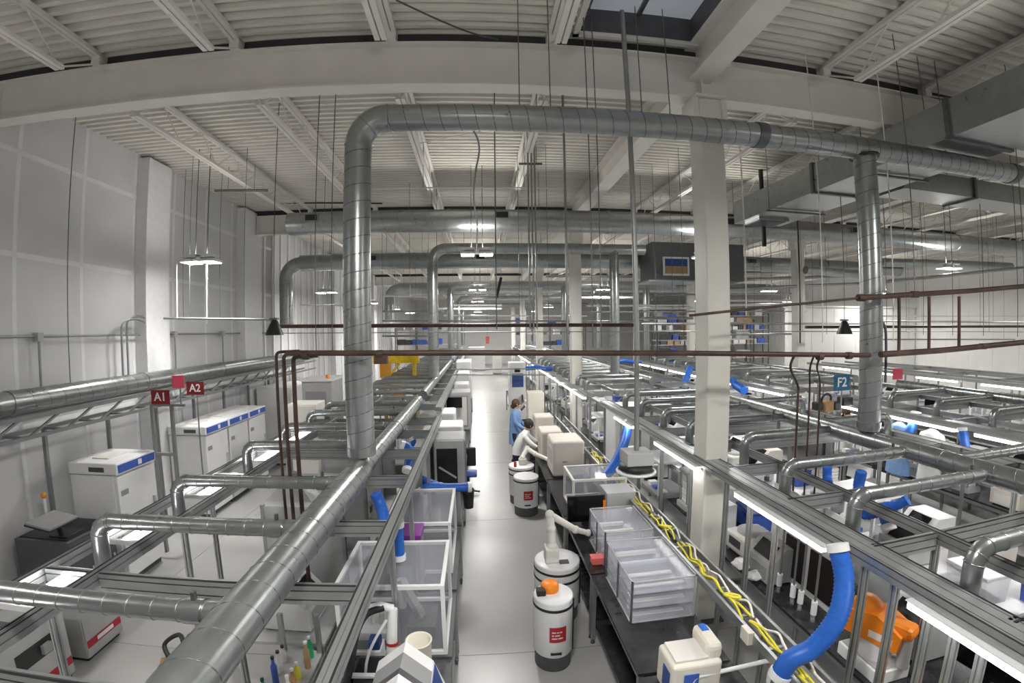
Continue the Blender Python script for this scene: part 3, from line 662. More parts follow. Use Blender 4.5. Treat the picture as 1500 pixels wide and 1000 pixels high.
# vertical conduits and rods from the roof
vrod(462, 333, 5.6, 3.55, ZD, .006, 'galvdark', 'left one of two thin rods hanging left of the spiral drop')
vrod(486, 333, 5.6, 3.55, ZD, .006, 'galvdark', 'right one of two thin rods hanging left of the spiral drop')
vrod(99, 450, 6.2, 2.9, ZD, .007, 'galvdark', 'thin rod hanging in front of the left wall boards')
vrod(725, 250, 6.3, 3.8, ZD, .009, 'galvdark', 'thin rod hanging beside the grey cord under the duct arch')
vrod(775, 350, 7.4, 3.8, ZD, .014, 'pipegrey', 'leftmost conduit of the trio hanging behind the duct arch', 'conduit', 'conduit', 'conduit trio')
vrod(780, 350, 7.4, 3.8, ZD, .014, 'pipegrey', 'middle conduit of the trio hanging behind the duct arch', 'conduit', 'conduit', 'conduit trio')
vrod(785, 350, 7.4, 3.8, ZD, .014, 'pipegrey', 'rightmost conduit of the trio hanging behind the duct arch', 'conduit', 'conduit', 'conduit trio')
vrod(829, 330, 6.0, 3.55, ZD, .018, 'pipegrey', 'grey conduit pole in front of the second white column', 'conduit', 'conduit')
vrod(860, 150, 4.5, 3.6, ZD, .006, 'galvdark', 'left thin cable pair rod beside the tall pole')
vrod(872, 150, 4.5, 3.6, ZD, .006, 'galvdark', 'right thin cable pair rod beside the tall pole')
vrod(1188, 150, 4.6, 3.6, ZD, .006, 'steelwhite', 'thin pale rod in front of the right part of the beam')
vrod(1290, 150, 4.4, 3.6, ZD, .007, 'steelwhite', 'thin pale rod right of the right spiral drop')
vrod(1090, 330, 7.0, 4.0, ZD, .012, 'cream', 'pale cream hanging conduit right of the white column', 'conduit', 'conduit')
vrod(1117, 300, 8.8, 5.6, ZD, .05, 'black', 'black hanging strap post above the rectangular duct', 'hanging_post', 'post')
vrod(1171, 400, 9.0, 3.4, ZD, .02, 'pipe', 'dark brown vertical pipe left of the right spiral drop', 'drop_pipe', 'pipe')
a = at(731, 418, 'y', 16.0); t = thing('hanging_strap', 'short black hanging strap in the distance over the aisle', 'strap', (a.x, 16, a.z - .5))
MB().beam((a.x - .1, 16, a.z - .45), (a.x + .08, 16, a.z + .3), .1, .05).build('strap', 'black', t); MB().cyl((a.x + .08, 16, a.z + .3), (a.x + .08, 16, ZD), .008, 6).build('hanger_wire', 'galvdark', t)
for i, px in enumerate((268, 304, 322)): vrod(px, 420, 9.0, 4.1, ZD, .006, 'galvdark', '%s thin rod under the lamp by the left wall' % ('left', 'middle', 'right')[i])
for i, (px, y) in enumerate(((1210, 9.5), (1298, 8.0), (1352, 7.5), (1395, 7.0), (1440, 6.2), (1490, 5.4), (640, 10.5), (600, 10.5), (560, 13), (1000, 8.0), (960, 9.0), (1130, 11.0))):
    vrod(px, 400, y, 3.6, ZD, .006, 'galvdark', 'thin grey hanger rod %s' % ('left of the right spiral drop', 'just right of the right spiral drop', 'by the leftmost pipe rack upright', 'by the rightmost pipe rack upright', 'beyond the pipe rack uprights', 'at the right edge of the picture', 'right of the middle arch drop', 'between the spiral drop and middle arch', 'just right of the big spiral drop', 'just left of the white column', 'right of the tall pole', 'right of the white column under the lamp')[i], group='thin hanger rods')
pts = smooth_path([at(x, y, 'y', 4.36) for x, y in ((660, 172), (690, 188), (702, 215), (697, 250), (694, 290), (699, 330), (698, 365))], 6)
solo(MB().tube(pts, .010, 6), 'power_cord', 'pipegrey', 'grey power cord curling down below the duct arch', 'cord', pts[0])
pts = smooth_path([at(x, y, 'z', 7.1) for x, y in ((580, 0), (640, 28), (690, 48), (730, 58))], 6)
solo(MB().tube(pts, .010, 6), 'power_cord', 'darkgrey', 'dark slack cord sagging under the roof deck at the top', 'cord', pts[0])
pts = smooth_path([at(x, y, 'y', 4.25) for x, y in ((1288, 466), (1296, 478), (1298, 500), (1297, 560))], 6)
solo(MB().tube(pts, .016, 6), 'flexible_conduit', 'darkgrey', 'dark flexible conduit curving down right of the right spiral drop', 'conduit', pts[-1])
# tall pole with junction box and black dome
a = at(933, 600, 'y', 4.4)
t = thing('ceiling_pole', 'tall grey pole hanging from the roof with a junction box and black dome', 'pole', (a.x, 4.4, 2.2))
MB().cyl((a.x, 4.4, 2.5), (a.x - .03, 4.4, ZD), .027, 14).build('pole', 'pipegrey', t)
MB().rbox(a.x - .14, 4.27, 2.36, a.x + .15, 4.53, 2.5, .008).build('junction_box', 'midgrey', t)
MB().lathe([(.0, 2.26), (.12, 2.27), (.19, 2.30), (.17, 2.35), (.10, 2.37)], (a.x, 4.4, 0), 24).build('dome', 'black', t)
MB().ring((a.x, 4.4, 2.275), (0,0,1), .20, .016, 28).build('rim', 'white', t)
# black bell pendants
for (px, lb) in ((402, 'left of the spiral drop'), (1237, 'left of the right spiral drop')):
    p = at(px, 480, 'y', 6.5); t = thing('bell_pendant', 'black bell-shaped pendant hanging %s' % lb, 'pendant', (p.x, 6.5, p.z - .1), 'black bell pendants')
    MB().lathe([(.135, p.z - .11), (.125, p.z - .07), (.08, p.z + .04), (.05, p.z + .11), (.012, p.z + .13)], (p.x, 6.5, 0), 20).build('shade', 'black', t)
    MB().cyl((p.x, 6.5, p.z + .12), (p.x, 6.5, ZD), .006, 6).build('cord', 'darkgrey', t); MB().box(p.x - .06, 6.46, p.z + .12, p.x + .06, 6.54, p.z + .15).build('bracket', 'galvdark', t)
# conduit along the left wall with goosenecks
t = thing('wall_conduit', 'grey conduit run clipped along the left wall with drops', 'conduit', (-6.62, 7, 3.8))
MB().cyl((-6.62, -1, 3.83), (-6.62, 14, 3.80), .02, 8).build('run', 'pipegrey', t)
for y in (5.85, 9.1, 11.0): MB().cyl((-6.6, y, 2.7), (-6.6, y, 3.83), .018, 8).build('drop', 'pipegrey', t); MB().box(-6.67, y - .05, 3.74, -6.56, y + .05, 3.87).build('fitting', 'midgrey', t)
for k, px in enumerate((181, 189)):
    p = at(px, 560, 'x', -6.5)
    pts = bend([(-6.5, p.y, 2.9), (-6.5, p.y, 4.05 + .06*k), (-6.5, p.y + .35, 4.12 + .06*k), (-6.5, p.y + .9, 3.98)], .14); MB().tube(pts, .02, 8).build('gooseneck', 'pipegrey', t)
# ------------------------------------------------------------------ signs
def sign(px0, py0, px1, py1, y, m, txt, label, post=None, name='aisle_sign', ang=0):
    a, b = at(px0, py0, 'y', y), at(px1, py1, 'y', y); c = (a + b)/2; w_, h = abs(b.x - a.x), abs(a.z - b.z)
    t = thing(name, label, 'sign', (c.x, y, c.z - h/2))
    MB().box(c.x - w_/2, y - .006, c.z - h/2, c.x + w_/2, y + .006, c.z + h/2).build('plate', m, t)
    if txt:
        o = bpy.data.objects.new('lettering', text_mesh(txt, h*.82, 'letter')); COL.objects.link(o); o.parent = t; o.location = (0, -.009, h*.5); o.rotation_euler = (pi/2, 0, 0)
    if post is not None: MB().cyl((c.x + .02, y + .02, post), (c.x + .02, y + .02, c.z + h/2 - .02), .014, 8).build('post', 'aludark', t)
    return t
sign(221, 571, 249, 592, 6.95, 'signred', 'A1', 'dark red aisle sign reading A1 on a steel post frame')
sign(273, 559, 299, 578, 8.3, 'signred', 'A2', 'dark red aisle sign reading A2 on a post behind the first freezer', 0.0)
sign(252, 550, 270, 568, 7.0, 'pink', '', 'bright pink blank marker sign beside the A2 sign', 2.6, 'marker_sign')
sign(1222, 549, 1244, 571, 7.0, 'signblue', 'F2', 'blue aisle sign reading F2 left of the right spiral drop', 0.0)
sign(1308, 540, 1322, 555, 8.8, 'pink', '', 'pink blank marker sign on the far right island', 0, 'marker_sign')
# ------------------------------------------------------------------ left side: freezers, cabinets, analysers
def freezer(label):
    """local: origin at base centre, front faces +X"""
    t = thing('laboratory_freezer', label, 'freezer', (0,0,0), 'white upright freezers along the left wall')
    MB().rbox(-.42, -.42, .08, .36, .42, 1.74, .015).build('body', 'white', t)
    d = MB().rbox(.36, -.41, .12, .42, .41, 1.72, .012).build('door', 'white', t)
    MB().box(.42, -.36, 1.42, .432, -.22, 1.50).build('badge', 'grey', d); MB().box(.42, .30, .8, .46, .34, 1.2).build('handle', 'midgrey', d)
    MB().rbox(-.43, -.43, 1.75, .44, .43, 1.93, .02).build('top_housing', 'white', t)
    MB().box(.44, -.40, 1.78, .447, .40, 1.90).build('control_strip', 'bluelabel', t); MB().box(.447, .02, 1.80, .450, .10, 1.88).build('display', 'letter', t)
    MB().box(-.05, -.437, 1.80, .22, -.43, 1.87).build('vent', 'darkgrey', t)
    g = MB().rbox(-.2, -.2, 1.93, .1, .2, 1.95, .008).build('top_panel', 'offwhite', t)
    MB().box(-.40, -.40, 0, .34, .40, .08).build('plinth', 'darkgrey', t)
    return t
FZR = freezer('nearest white upright freezer with blue control strip, standing alone')
for i, (x, y, lb) in enumerate(((-5.8, 6.28, 'nearest white upright freezer with blue control strip, standing alone'), (-6.0, 8.9, 'first white freezer of the row of three behind the A2 post'), (-6.0, 9.8, 'middle white freezer of the row of three'), (-6.0, 10.7, 'farthest white freezer of the row of three'))):
    place(FZR, i > 0, (x, y, 0), 0, lb)
def cabinet(x0, y0, x1, y1, h, m, label, name='equipment_cabinet', cat='cabinet', doors=1, face='x', group=None, hm='midgrey'):
    t = thing(name, label, cat, ((x0 + x1)/2, (y0 + y1)/2, 0), group)
    MB().rbox(x0, y0, .06, x1, y1, h, .012).build('body', m, t); MB().box(x0 + .03, y0 + .03, 0, x1 - .03, y1 - .03, .06).build('plinth', 'darkgrey', t)
    for i in range(doors):
        if face == 'x':
            a, b = y0 + (y1 - y0)*i/doors + .01, y0 + (y1 - y0)*(i + 1)/doors - .01
            d = MB().box(x1, a, .10, x1 + .02, b, h - .04).build('door', m, t); MB().box(x1 + .02, b - .07, h*.45, x1 + .04, b - .05, h*.45 + .14).build('handle', hm, d)
        else:
            a, b = x0 + (x1 - x0)*i/doors + .01, x0 + (x1 - x0)*(i + 1)/doors - .01
            d = MB().box(a, y0 - .02, .10, b, y0, h - .04).build('door', m, t); MB().box(b - .07, y0 - .04, h*.45, b - .05, y0 - .02, h*.45 + .14).build('handle', hm, d)
    return t
cabinet(-6.35, 12.2, -5.35, 13.9, 2.25, 'white', 'large white equipment cabinet at the left wall beyond the freezers', doors=2)
t = cabinet(-4.5, 11.0, -3.72, 11.9, 2.55, 'midgrey', 'tall grey oven cabinet with white top and orange beacon', face='y')
MB().box(-4.52, 10.98, 2.55, -3.70, 11.92, 2.62).build('top_cover', 'white', t); MB().box(-4.4, 10.97, 1.5, -3.86, 10.985, 2.3).build('window', 'grey', t)
MB().lathe([(.05, 2.62), (.045, 2.70), (.02, 2.72)], (-3.85, 11.1, 0), 10).build('beacon', 'orange', t)
p = at(440, 600, 'y', 9.4)
cabinet(p.x - .3, 9.4, p.x + .35, 10.0, p.z + .12, 'offwhite', 'low off-white cabinet in front of the grey oven cabinet', face='y')
# black cabinet with monitor and beacon stick
t = cabinet(-6.35, 4.95, -5.45, 5.75, 1.12, 'darkgrey', 'dark grey instrument cabinet at the left wall under a monitor', doors=2)
MB().box(-6.3, 5.0, 1.12, -5.5, 5.7, 1.135).build('worktop', 'black', t)
q = at(33, 735, 'x', -6.2); z0 = 1.13
t = thing('beacon_stick', 'amber ball beacon on a pale stick standing on the dark cabinet', 'beacon', (q.x + .06, q.y + .28, z0))
MB().cyl((q.x + .06, q.y + .28, z0), (q.x + .06, q.y + .28, q.z - .03), .018, 10).build('stick', 'offwhite', t); MB().ball((q.x + .06, q.y + .28, q.z), .045).build('ball', 'amber', t); MB().box(q.x - .02, q.y + .22, z0, q.x + .14, q.y + .34, z0 + .02).build('base', 'offwhite', t)
t = thing('monitor', 'flat grey monitor tilted back on a black stand over the dark cabinet', 'monitor', (-5.75, 5.25, 1.135))
MB().beam((-5.9, 5.0, 1.43), (-5.5, 5.0, 1.37), .46, .03, (0, 0, 1)).build('panel_back', 'grey', t); MB().beam((-5.9, 5.0, 1.41), (-5.5, 5.0, 1.35), .48, .02).build('bezel', 'black', t)
MB().cyl((-5.7, 5.12, 1.135), (-5.7, 5.05, 1.39), .03, 10).build('neck', 'black', t); MB().rbox(-5.85, 5.05, 1.135, -5.55, 5.35, 1.15, .005).build('base', 'black', t)
def analyser(y0, y1, label, window):
    t = thing('floor_analyser', label, 'analyser', (-5.0, (y0 + y1)/2, 0), 'grey analysers with red stripes')
    MB().rbox(-5.3, y0, .05, -4.67, y1, .84, .012).build('body', 'midgrey', t); MB().box(-5.27, y0 + .03, 0, -4.7, y1 - .03, .05).build('plinth', 'black', t)
    f = MB().box(-4.67, y0 + .01, .06, -4.655, y1 - .01, .82).build('front_panel', 'midgrey', t)
    s = MB().box(-4.655, y0 + .02, .18, -4.648, y1 - .02, .27).build('red_stripe', 'red', f); MB().box(-4.648, (y0 + y1)/2 - .12, .20, -4.645, (y0 + y1)/2 + .14, .25).build('nameplate', 'letter', f)
    if window:
        MB().box(-4.655, y0 + .38, .48, -4.648, y1 - .10, .68).build('window', 'window', f); MB().box(-4.655, y0 + .1, .42, -4.646, y0 + .36, .56).build('label_sheet', 'letter', f); MB().box(-4.648, y1 - .35, .52, -4.60, y1 - .25, .62).build('sample_bottle', 'grey', f)
    MB().box(-5.28, y0 + .02, .84, -4.7, y1 - .02, .86).build('lid', 'grey', t)
    for e in (.28, .55): MB().box(-5.2, y0 + (y1 - y0)*e, .86, -4.8, y0 + (y1 - y0)*e + .08, .875).build('rail_slot', 'darkgrey', t)
    return t
analyser(4.22, 4.80, 'smaller grey floor analyser with red stripe by the left aisle', False)
analyser(3.0, 4.02, 'wider grey floor analyser with red stripe, dark window and paper label', True)
t = thing('cardboard_box', 'brown cardboard box on the floor beside the dark cabinet', 'box', (-5.9, 4.5, 0))
MB().box(-6.15, 4.25, 0, -5.65, 4.75, .42).build('carton', 'carton', t); MB().box(-5.92, 4.245, .3, -5.86, 4.755, .423).build('tape', 'print', t); MB().beam((-6.15, 4.5, .42), (-6.3, 4.5, .56), .5, .006).build('flap', 'carton', t)
t = thing('shipping_crate', 'brown crate with red front at the lower left corner', 'crate', (-5.0, 2.75, 0))
MB().rbox(-5.4, 2.45, 0, -4.7, 2.98, .62, .01).build('body', 'wood', t); MB().box(-4.7, 2.5, .2, -4.69, 2.95, .45).build('front_label', 'red', t); MB().box(-5.42, 2.43, .62, -4.68, 3.0, .65).build('lid', 'carton', t)
# post frame that carries A1
t = thing('post_frame', 'grey H-shaped steel post frame behind the first freezer', 'frame', (-5.38, 7.0, 0))
for x in (-5.58, -5.2): MB().box(x - .025, 6.975, 0, x + .025, 7.025, 2.62).build('post', 'aludark', t)
for z in (.9, 1.75): MB().box(-5.58, 6.98, z, -5.2, 7.02, z + .05).build('crosspiece', 'aludark', t)
MB().box(-5.6, 6.98, 2.6, -4.95, 7.02, 2.64).build('top_bar', 'aludark', t)
for x in (-6.05,): MB().box(x, 6.98, 1.75, -5.58, 7.02, 1.80).build('side_arm', 'aludark', t)
t = thing('wooden_board', 'pale wooden board leaning under the collector duct at the lower left', 'board', (-2.95, 3.25, 0))
MB().beam((-2.6, 2.6, .45), (-3.1, 3.75, .62), .26, .025).build('plank', 'wood', t); MB().box(-2.9, 2.7, 0, -2.8, 2.8, .5).build('leg', 'wood', t); MB().box(-3.05, 3.5, 0, -2.95, 3.6, .58).build('leg', 'wood', t)
pts = smooth_path([(-3.0, 3.55, .75), (-3.08, 3.62, .86), (-2.95, 3.68, .93), (-2.85, 3.6, .84)], 6)
t = thing('headset', 'black headset lying on the wooden board', 'headset', (-3.0, 3.6, .63)); MB().tube(pts, .022, 8).build('band', 'black', t); MB().ball((-3.02, 3.56, .68), .06).build('ear_cup', 'black', t); MB().ball((-2.86, 3.6, .74), .05).build('ear_cup', 'black', t)
# ------------------------------------------------------------------ carts and enclosures on the left of the aisle
def cart(y0, y1, label, x0=-1.35, x1=-.3, h=.9, top='darkgrey', group='wheeled benches left of the aisle', casters=True):
    t = thing('wheeled_bench', label, 'bench', ((x0 + x1)/2, (y0 + y1)/2, 0), group)
    MB().box(x0, y0, h - .03, x1, y1, h).build('worktop', top, t)
    for x in (x0 + .03, x1 - .03):
        for y in (y0 + .03, y1 - .03):
            rail(t, 'z', x, y, .10, h - .03, .045, .045, 'leg')
            c = MB().cyl((x - .015, y, .045), (x + .015, y, .045), .045, 14).build('caster', 'darkgrey', t); MB().box(x - .022, y - .02, .045, x + .022, y + .02, .105).build('fork', 'galvdark', c)
    MB().box(x0 + .03, y0 + .03, .3, x1 - .03, y1 - .03, .33).build('shelf', 'grey', t)
    rail(t, 'y', x1 - .03, h - .06, y0 + .06, y1 - .06, .045, .045, 'apron'); rail(t, 'y', x0 + .03, h - .06, y0 + .06, y1 - .06, .045, .045, 'apron')
    return t
for y0, y1, lb in ((1.5, 3.44, 'nearest, under the chevron instrument'), (3.52, 4.52, 'under the front enclosure'), (4.6, 6.2, 'under the blue forked hose'), (6.3, 8.25, 'under the dark-windowed machine'), (8.35, 10.3, 'under the two white boxes'), (10.4, 12.4, 'with the navy seat'), (12.5, 14.5, 'under the grey panel machine'), (14.6, 17.6, 'deep in the hall'), (17.7, 20.1, 'farthest')):
    cart(y0, y1, 'grey wheeled bench left of the aisle, %s' % lb)
def enclosure(x0, y0, z0, x1, y1, z1, label, e=.035, fm='white', name='clear_enclosure'):
    t = thing(name, label, 'enclosure', ((x0 + x1)/2, (y0 + y1)/2, z0), 'clear panel enclosures')
    for x in (x0, x1 - e):
        for y in (y0, y1 - e): MB().box(x, y, z0, x + e, y + e, z1).build('corner_post', fm, t)
    for z in (z0, z1 - e):
        for y in (y0, y1 - e): MB().box(x0 + e, y, z, x1 - e, y + e, z + e).build('edge_bar', fm, t)
        for x in (x0, x1 - e): MB().box(x, y0 + e, z, x + e, y1 - e, z + e).build('edge_bar', fm, t)
    MB().box(x0 + e, y0 + e, z1 - .02, x1 - e, y1 - e, z1 - .012).build('top_pane', 'clear', t)
    for y in (y0 + .01, y1 - .018): MB().box(x0 + e, y, z0 + e, x1 - e, y + .008, z1 - e).build('side_pane', 'clear', t)
    for x in (x0 + .01, x1 - .018): MB().box(x, y0 + e, z0 + e, x + .008, y1 - e, z1 - e).build('side_pane', 'clear', t)
    return t
enclosure(-1.31, 3.55, .9, -.34, 4.42, 1.6, 'white-framed clear enclosure beside the aisle with a blue cone hose on top')
enclosure(-1.15, 4.95, .9, -.36, 6.1, 1.55, 'second white-framed clear enclosure under the blue forked hose')
t = thing('sample_incubator', 'grey box with purple lid in front of the second enclosure', 'incubator', (-.85, 4.75, .9)); MB().rbox(-1.02, 4.6, .9, -.68, 4.92, 1.5, .012).build('body', 'grey', t); MB().rbox(-1.03, 4.59, 1.5, -.67, 4.93, 1.57, .012).build('lid', 'purple', t); MB().box(-.98, 4.595, 1.0, -.72, 4.6, 1.2).build('door_panel', 'midgrey', t)
# equipment inside the front enclosure
t = thing('stirrer', 'black and grey stirrer unit inside the front clear enclosure', 'stirrer', (-.55, 3.9, .9)); MB().rbox(-.72, 3.75, .9, -.45, 4.1, 1.05, .01).build('base', 'darkgrey', t); MB().beam((-.6, 3.9, 1.05), (-.8, 4.0, 1.4), .08, .06).build('arm', 'grey', t); MB().cyl((-.8, 4.0, 1.1), (-.8, 4.0, 1.4), .04, 12).build('head', 'midgrey', t)
t = thing('reagent_tray', 'pale reagent tray inside the front clear enclosure', 'tray', (-1.05, 3.95, .9)); MB().rbox(-1.22, 3.75, .9, -.88, 4.2, .99, .01).build('tray', 'white', t)
for i in range(4): MB().cyl((-1.15 + .08*i, 3.9, .99), (-1.15 + .08*i, 3.9, 1.1), .025, 10).build('vial', 'offwhite', t)
# ------------------------------------------------------------------ corrugated blue hoses
def hose(pts, r, label, m='blue', cuff=True, n=10, cat='hose', rib=.03, simple=False):
    P = smooth_path(pts, n); L = [0]
    for a, b in zip(P[:-1], P[1:]): L.append(L[-1] + (b - a).length)
    t = thing('extraction_hose', label, cat, tuple(P[-1]), 'blue extraction hoses')
    N = max(8, int(L[-1]/(rib/2))) if not simple else len(P); Q = []
    j = 0
    for i in range(N + 1):
        s = L[-1]*i/N
        while j < len(L) - 2 and L[j + 1] < s: j += 1
        Q.append(P[j].lerp(P[j + 1], (s - L[j])/max(1e-6, L[j + 1] - L[j])))
    MB().tube(Q, [r*(1.0 if i % 2 else .90) for i in range(N + 1)], 14).build('corrugated_hose', m, t)
    if cuff:
        for a, b in ((P[0], P[1]), (P[-1], P[-2])):
            d = (b - a).normalized(); MB().cyl(a - d*.005, a + d*.05, r*1.12, 14).build('cuff', 'white', t)
    return t
hose([at(1226, 797, 'x', 2.5), at(1237, 850, 'x', 2.5), at(1226, 905, 'x', 2.42), at(1192, 948, 'x', 2.3), at(1158, 966, 'x', 2.16), at(1140, 992, 'x', 2.1)], .072, 'thick bright blue corrugated hose hanging from the near right front rail')
hose([at(921, 618, 'y', 7.6), at(914, 650, 'y', 7.3), at(900, 680, 'y', 6.95), at(880, 706, 'y', 6.75)], .085, 'long blue hose dropping into the clear tank right of the aisle')
hose([(-.80, 4.0, 2.0), (-.80, 4.0, 1.88), (-.80, 4.0, 1.75), (-.80, 4.0, 1.62)], .058, 'blue cone-shaped hose standing on the front clear enclosure')
hose([at(690, 713, 'y', 6.35), at(655, 714, 'y', 6.3), at(630, 713, 'y', 6.25), at(615, 722, 'y', 6.2)], .07, 'blue forked hose lying level above the second enclosure, lower limb')
hose([at(648, 714, 'y', 6.32), at(628, 706, 'y', 6.4), at(610, 698, 'y', 6.5), at(606, 690, 'y', 6.55)], .062, 'blue forked hose, upper limb running back under the left rail')
hose([at(550, 722, 'y', 4.3), at(556, 735, 'y', 4.3), at(562, 755, 'y', 4.2), at(566, 775, 'y', 4.1)], .06, 'blue hose between the collector duct and the left front rail', cuff=False)
hose([at(588, 652, 'y', 6.3), at(597, 655, 'y', 6.3), at(600, 668, 'y', 6.2), at(596, 690, 'y', 6.0)], .065, 'blue hose under the left frame beside the collector duct')
hose([at(602, 640, 'y', 7.0), at(606, 648, 'y', 7.0), at(606, 660, 'y', 6.9)], .05, 'small light blue hose stub under the left frame')
hose([at(1262, 690, 'x', 4.0), at(1258, 715, 'x', 4.0), at(1266, 745, 'x', 3.9)], .06, 'blue hose behind the near right elbow ducts', cuff=False)
hose([at(1212, 684, 'x', 4.0), at(1212, 700, 'x', 4.0), at(1216, 720, 'x', 3.9)], .055, 'short blue hose under the second right branch duct', cuff=False)
hose([at(1255, 745, 'x', 3.6), at(1268, 752, 'x', 3.6), at(1292, 750, 'x', 3.7), at(1303, 775, 'x', 3.7)], .06, 'blue hose bending down to a white cuff beside the right cross rail')
hose([at(1295, 742, 'x', 3.9), at(1312, 740, 'x', 3.95), at(1330, 732, 'x', 4.0)], .05, 'blue hose lying flat behind the right elbow duct', cuff=False)
hose([at(1342, 604, 'x', 7.85), at(1340, 615, 'x', 7.85), at(1333, 630, 'x', 7.75), at(1327, 640, 'x', 7.7)], .085, 'bright blue hose right of the right spiral drop on the third island')
hose([at(1410, 626, 'x', 7.75), at(1412, 640, 'x', 7.75), at(1416, 662, 'x', 7.7)], .075, 'blue hose hanging from the third island rail near the right edge')
hose([at(1011, 538, 'y', 12.5), at(1005, 556, 'y', 12.3), at(1000, 568, 'y', 12.2), at(1018, 570, 'y', 12.1)], .1, 'blue hose looping left of the white column', cuff=False)
hose([at(1073, 556, 'x', 7.6), at(1078, 564, 'x', 7.6), at(1090, 572, 'x', 7.5)], .12, 'short blue hose bundle right of the white column', cuff=False)
for i, (px, py, y) in enumerate(((920, 530, 17), (1000, 527, 16), (1080, 533, 15), (790, 540, 20))):
    a = at(px - 20, py, 'z', 2.30); b = at(px + 20, py, 'z', 2.30)
    hose([a, a.lerp(b, .4) + Vector((0, 0, .05)), a.lerp(b, .7), b], .09, 'blue hose lying on top of a distant island, %s' % ('left of the white column', 'just left of the white column', 'right of the white column', 'by the aisle')[i], cuff=False, simple=True)
# ------------------------------------------------------------------ chevron instrument, cup and arm at the bottom
gx, gz = -.60, 1.46
t = thing('chevron_instrument', 'white gabled instrument with grey chevron bands and navy side at the bottom edge', 'instrument', (gx, 2.4, .9))
segs = ((3.02, 2.90, 'white'), (2.90, 2.74, 'grey'), (2.74, 2.68, 'darkgrey'), (2.68, 2.52, 'white'), (2.52, 2.2, 'midgrey'), (2.2, 1.9, 'white'))
for a, b, m in segs:
    MB().prism([(gx - .22, gz - .18), (gx + .2, gz - .18), (gx, gz)], 'y', b, a).build('roof_band', m, t)
MB().prism([(gx - .22, .9), (gx + .34, .9), (gx + .2, gz - .18), (gx - .22, gz - .18)], 'y', 1.9, 3.02).build('body', 'white', t)
for a, b in ((3.0, 2.78), (2.66, 2.4)):
    P_ = [(gx + .34, a - .10, .91), (gx + .34, b - .10, .91), (gx + .206, b, gz - .2), (gx + .206, a, gz - .2)]
    MB().add(P_ + [(x + .008, y, z + .003) for x, y, z in P_], [(0,1,2,3), (7,6,5,4), (0,4,5,1), (1,5,6,2), (2,6,7,3), (3,7,4,0)]).build('side_band', 'navy', t)
MB().box(gx + .335, 2.62, .93, gx + .35, 2.7, .97).build('badge', 'green', t)
c = at(613, 935, 'y', 3.15)
t = thing('collection_cup', 'open beige cup beside the white robot arm', 'cup', (c.x, c.y, .9))
MB().lathe([(.085, .9), (.10, 1.36), (.108, 1.37), (.10, 1.375), (.088, 1.36), (.075, .95), (.0, .95)], (c.x, c.y, 0), 28).build('cup_wall', 'cream', t)
t = thing('tabletop_robot', 'small white robot arm with red ring in front of the clear enclosure', 'robot arm', (-.78, 3.3, .9))
MB().cyl((-.78, 3.32, .9), (-.78, 3.32, 1.02), .08, 18).build('base', 'offwhite', t)
MB().tube([(-.78, 3.32, 1.02), (-.78, 3.33, 1.2), (-.77, 3.36, 1.38), (-.76, 3.38, 1.5)], [.05, .046, .045, .04], 14).build('lower_arm', 'white', t)
MB().cyl((-.778, 3.33, 1.19), (-.777, 3.335, 1.215), .051, 16).build('red_ring', 'red', t)
MB().tube([(-.76, 3.38, 1.5), (-.85, 3.36, 1.54), (-.98, 3.34, 1.52)], .035, 12).build('upper_arm', 'white', t)
MB().tube(smooth_path([(-.8, 3.3, 1.45), (-.9, 3.22, 1.3), (-.96, 3.18, 1.15), (-.98, 3.15, 1.0)], 5), .012, 8).build('air_tube', 'white', t)
MB().box(-1.05, 3.3, 1.46, -.97, 3.38, 1.56).build('gripper', 'offwhite', t)
t = thing('cable_chain', 'black articulated cable hose looping beside the small robot arm', 'cable', (-1.0, 2.9, .9))
MB().tube(smooth_path([(-.83, 3.35, 1.53), (-.95, 3.28, 1.52), (-1.02, 3.2, 1.42), (-1.04, 3.1, 1.30), (-1.06, 3.02, 1.18), (-1.10, 2.95, 1.05), (-1.12, 2.9, .93)], 6), .03, 10).build('hose_run', 'black', t)
for i in range(2): MB().ring((-1.1 + .06*i, 2.9, .93), (.3, .2, 1), .06, .014, 16).build('cable_loop', 'black', t)
t = thing('black_bin', 'open black bin beside the chevron instrument', 'bin', (-.95, 3.2, .9))
b = MB(); b.box(-1.07, 3.06, .9, -.84, 3.3, .92); b.box(-1.07, 3.06, .9, -1.05, 3.3, 1.1); b.box(-.86, 3.06, .9, -.84, 3.3, 1.1); b.box(-1.07, 3.06, .9, -.84, 3.08, 1.1); b.box(-1.07, 3.28, .9, -.84, 3.3, 1.1); b.build('shell', 'darkgrey', t)
MB().box(-1.08, 3.04, 1.1, -.83, 3.08, 1.12).build('rim', 'white', t)
t = thing('pipetting_module', 'white module with blue block behind the beige cup', 'module', (-.94, 3.4, .9)); MB().rbox(-1.0, 3.33, .9, -.88, 3.5, 1.12, .01).build('body', 'white', t); MB().rbox(-.99, 3.34, 1.12, -.89, 3.46, 1.2, .01).build('block', 'navy', t)
t = thing('slide_rail', 'white linear rail standing along the left front rail', 'rail', (-1.2, 2.5, .9)); MB().beam((-1.22, 2.2, 1.02), (-1.22, 3.3, 1.16), .05, .05).build('rail_body', 'white', t); MB().rbox(-1.26, 2.3, .98, -1.16, 2.55, 1.12, .01).build('carriage', 'offwhite', t); MB().box(-1.25, 3.2, .9, -1.2, 3.28, 1.12).build('bracket', 'offwhite', t)
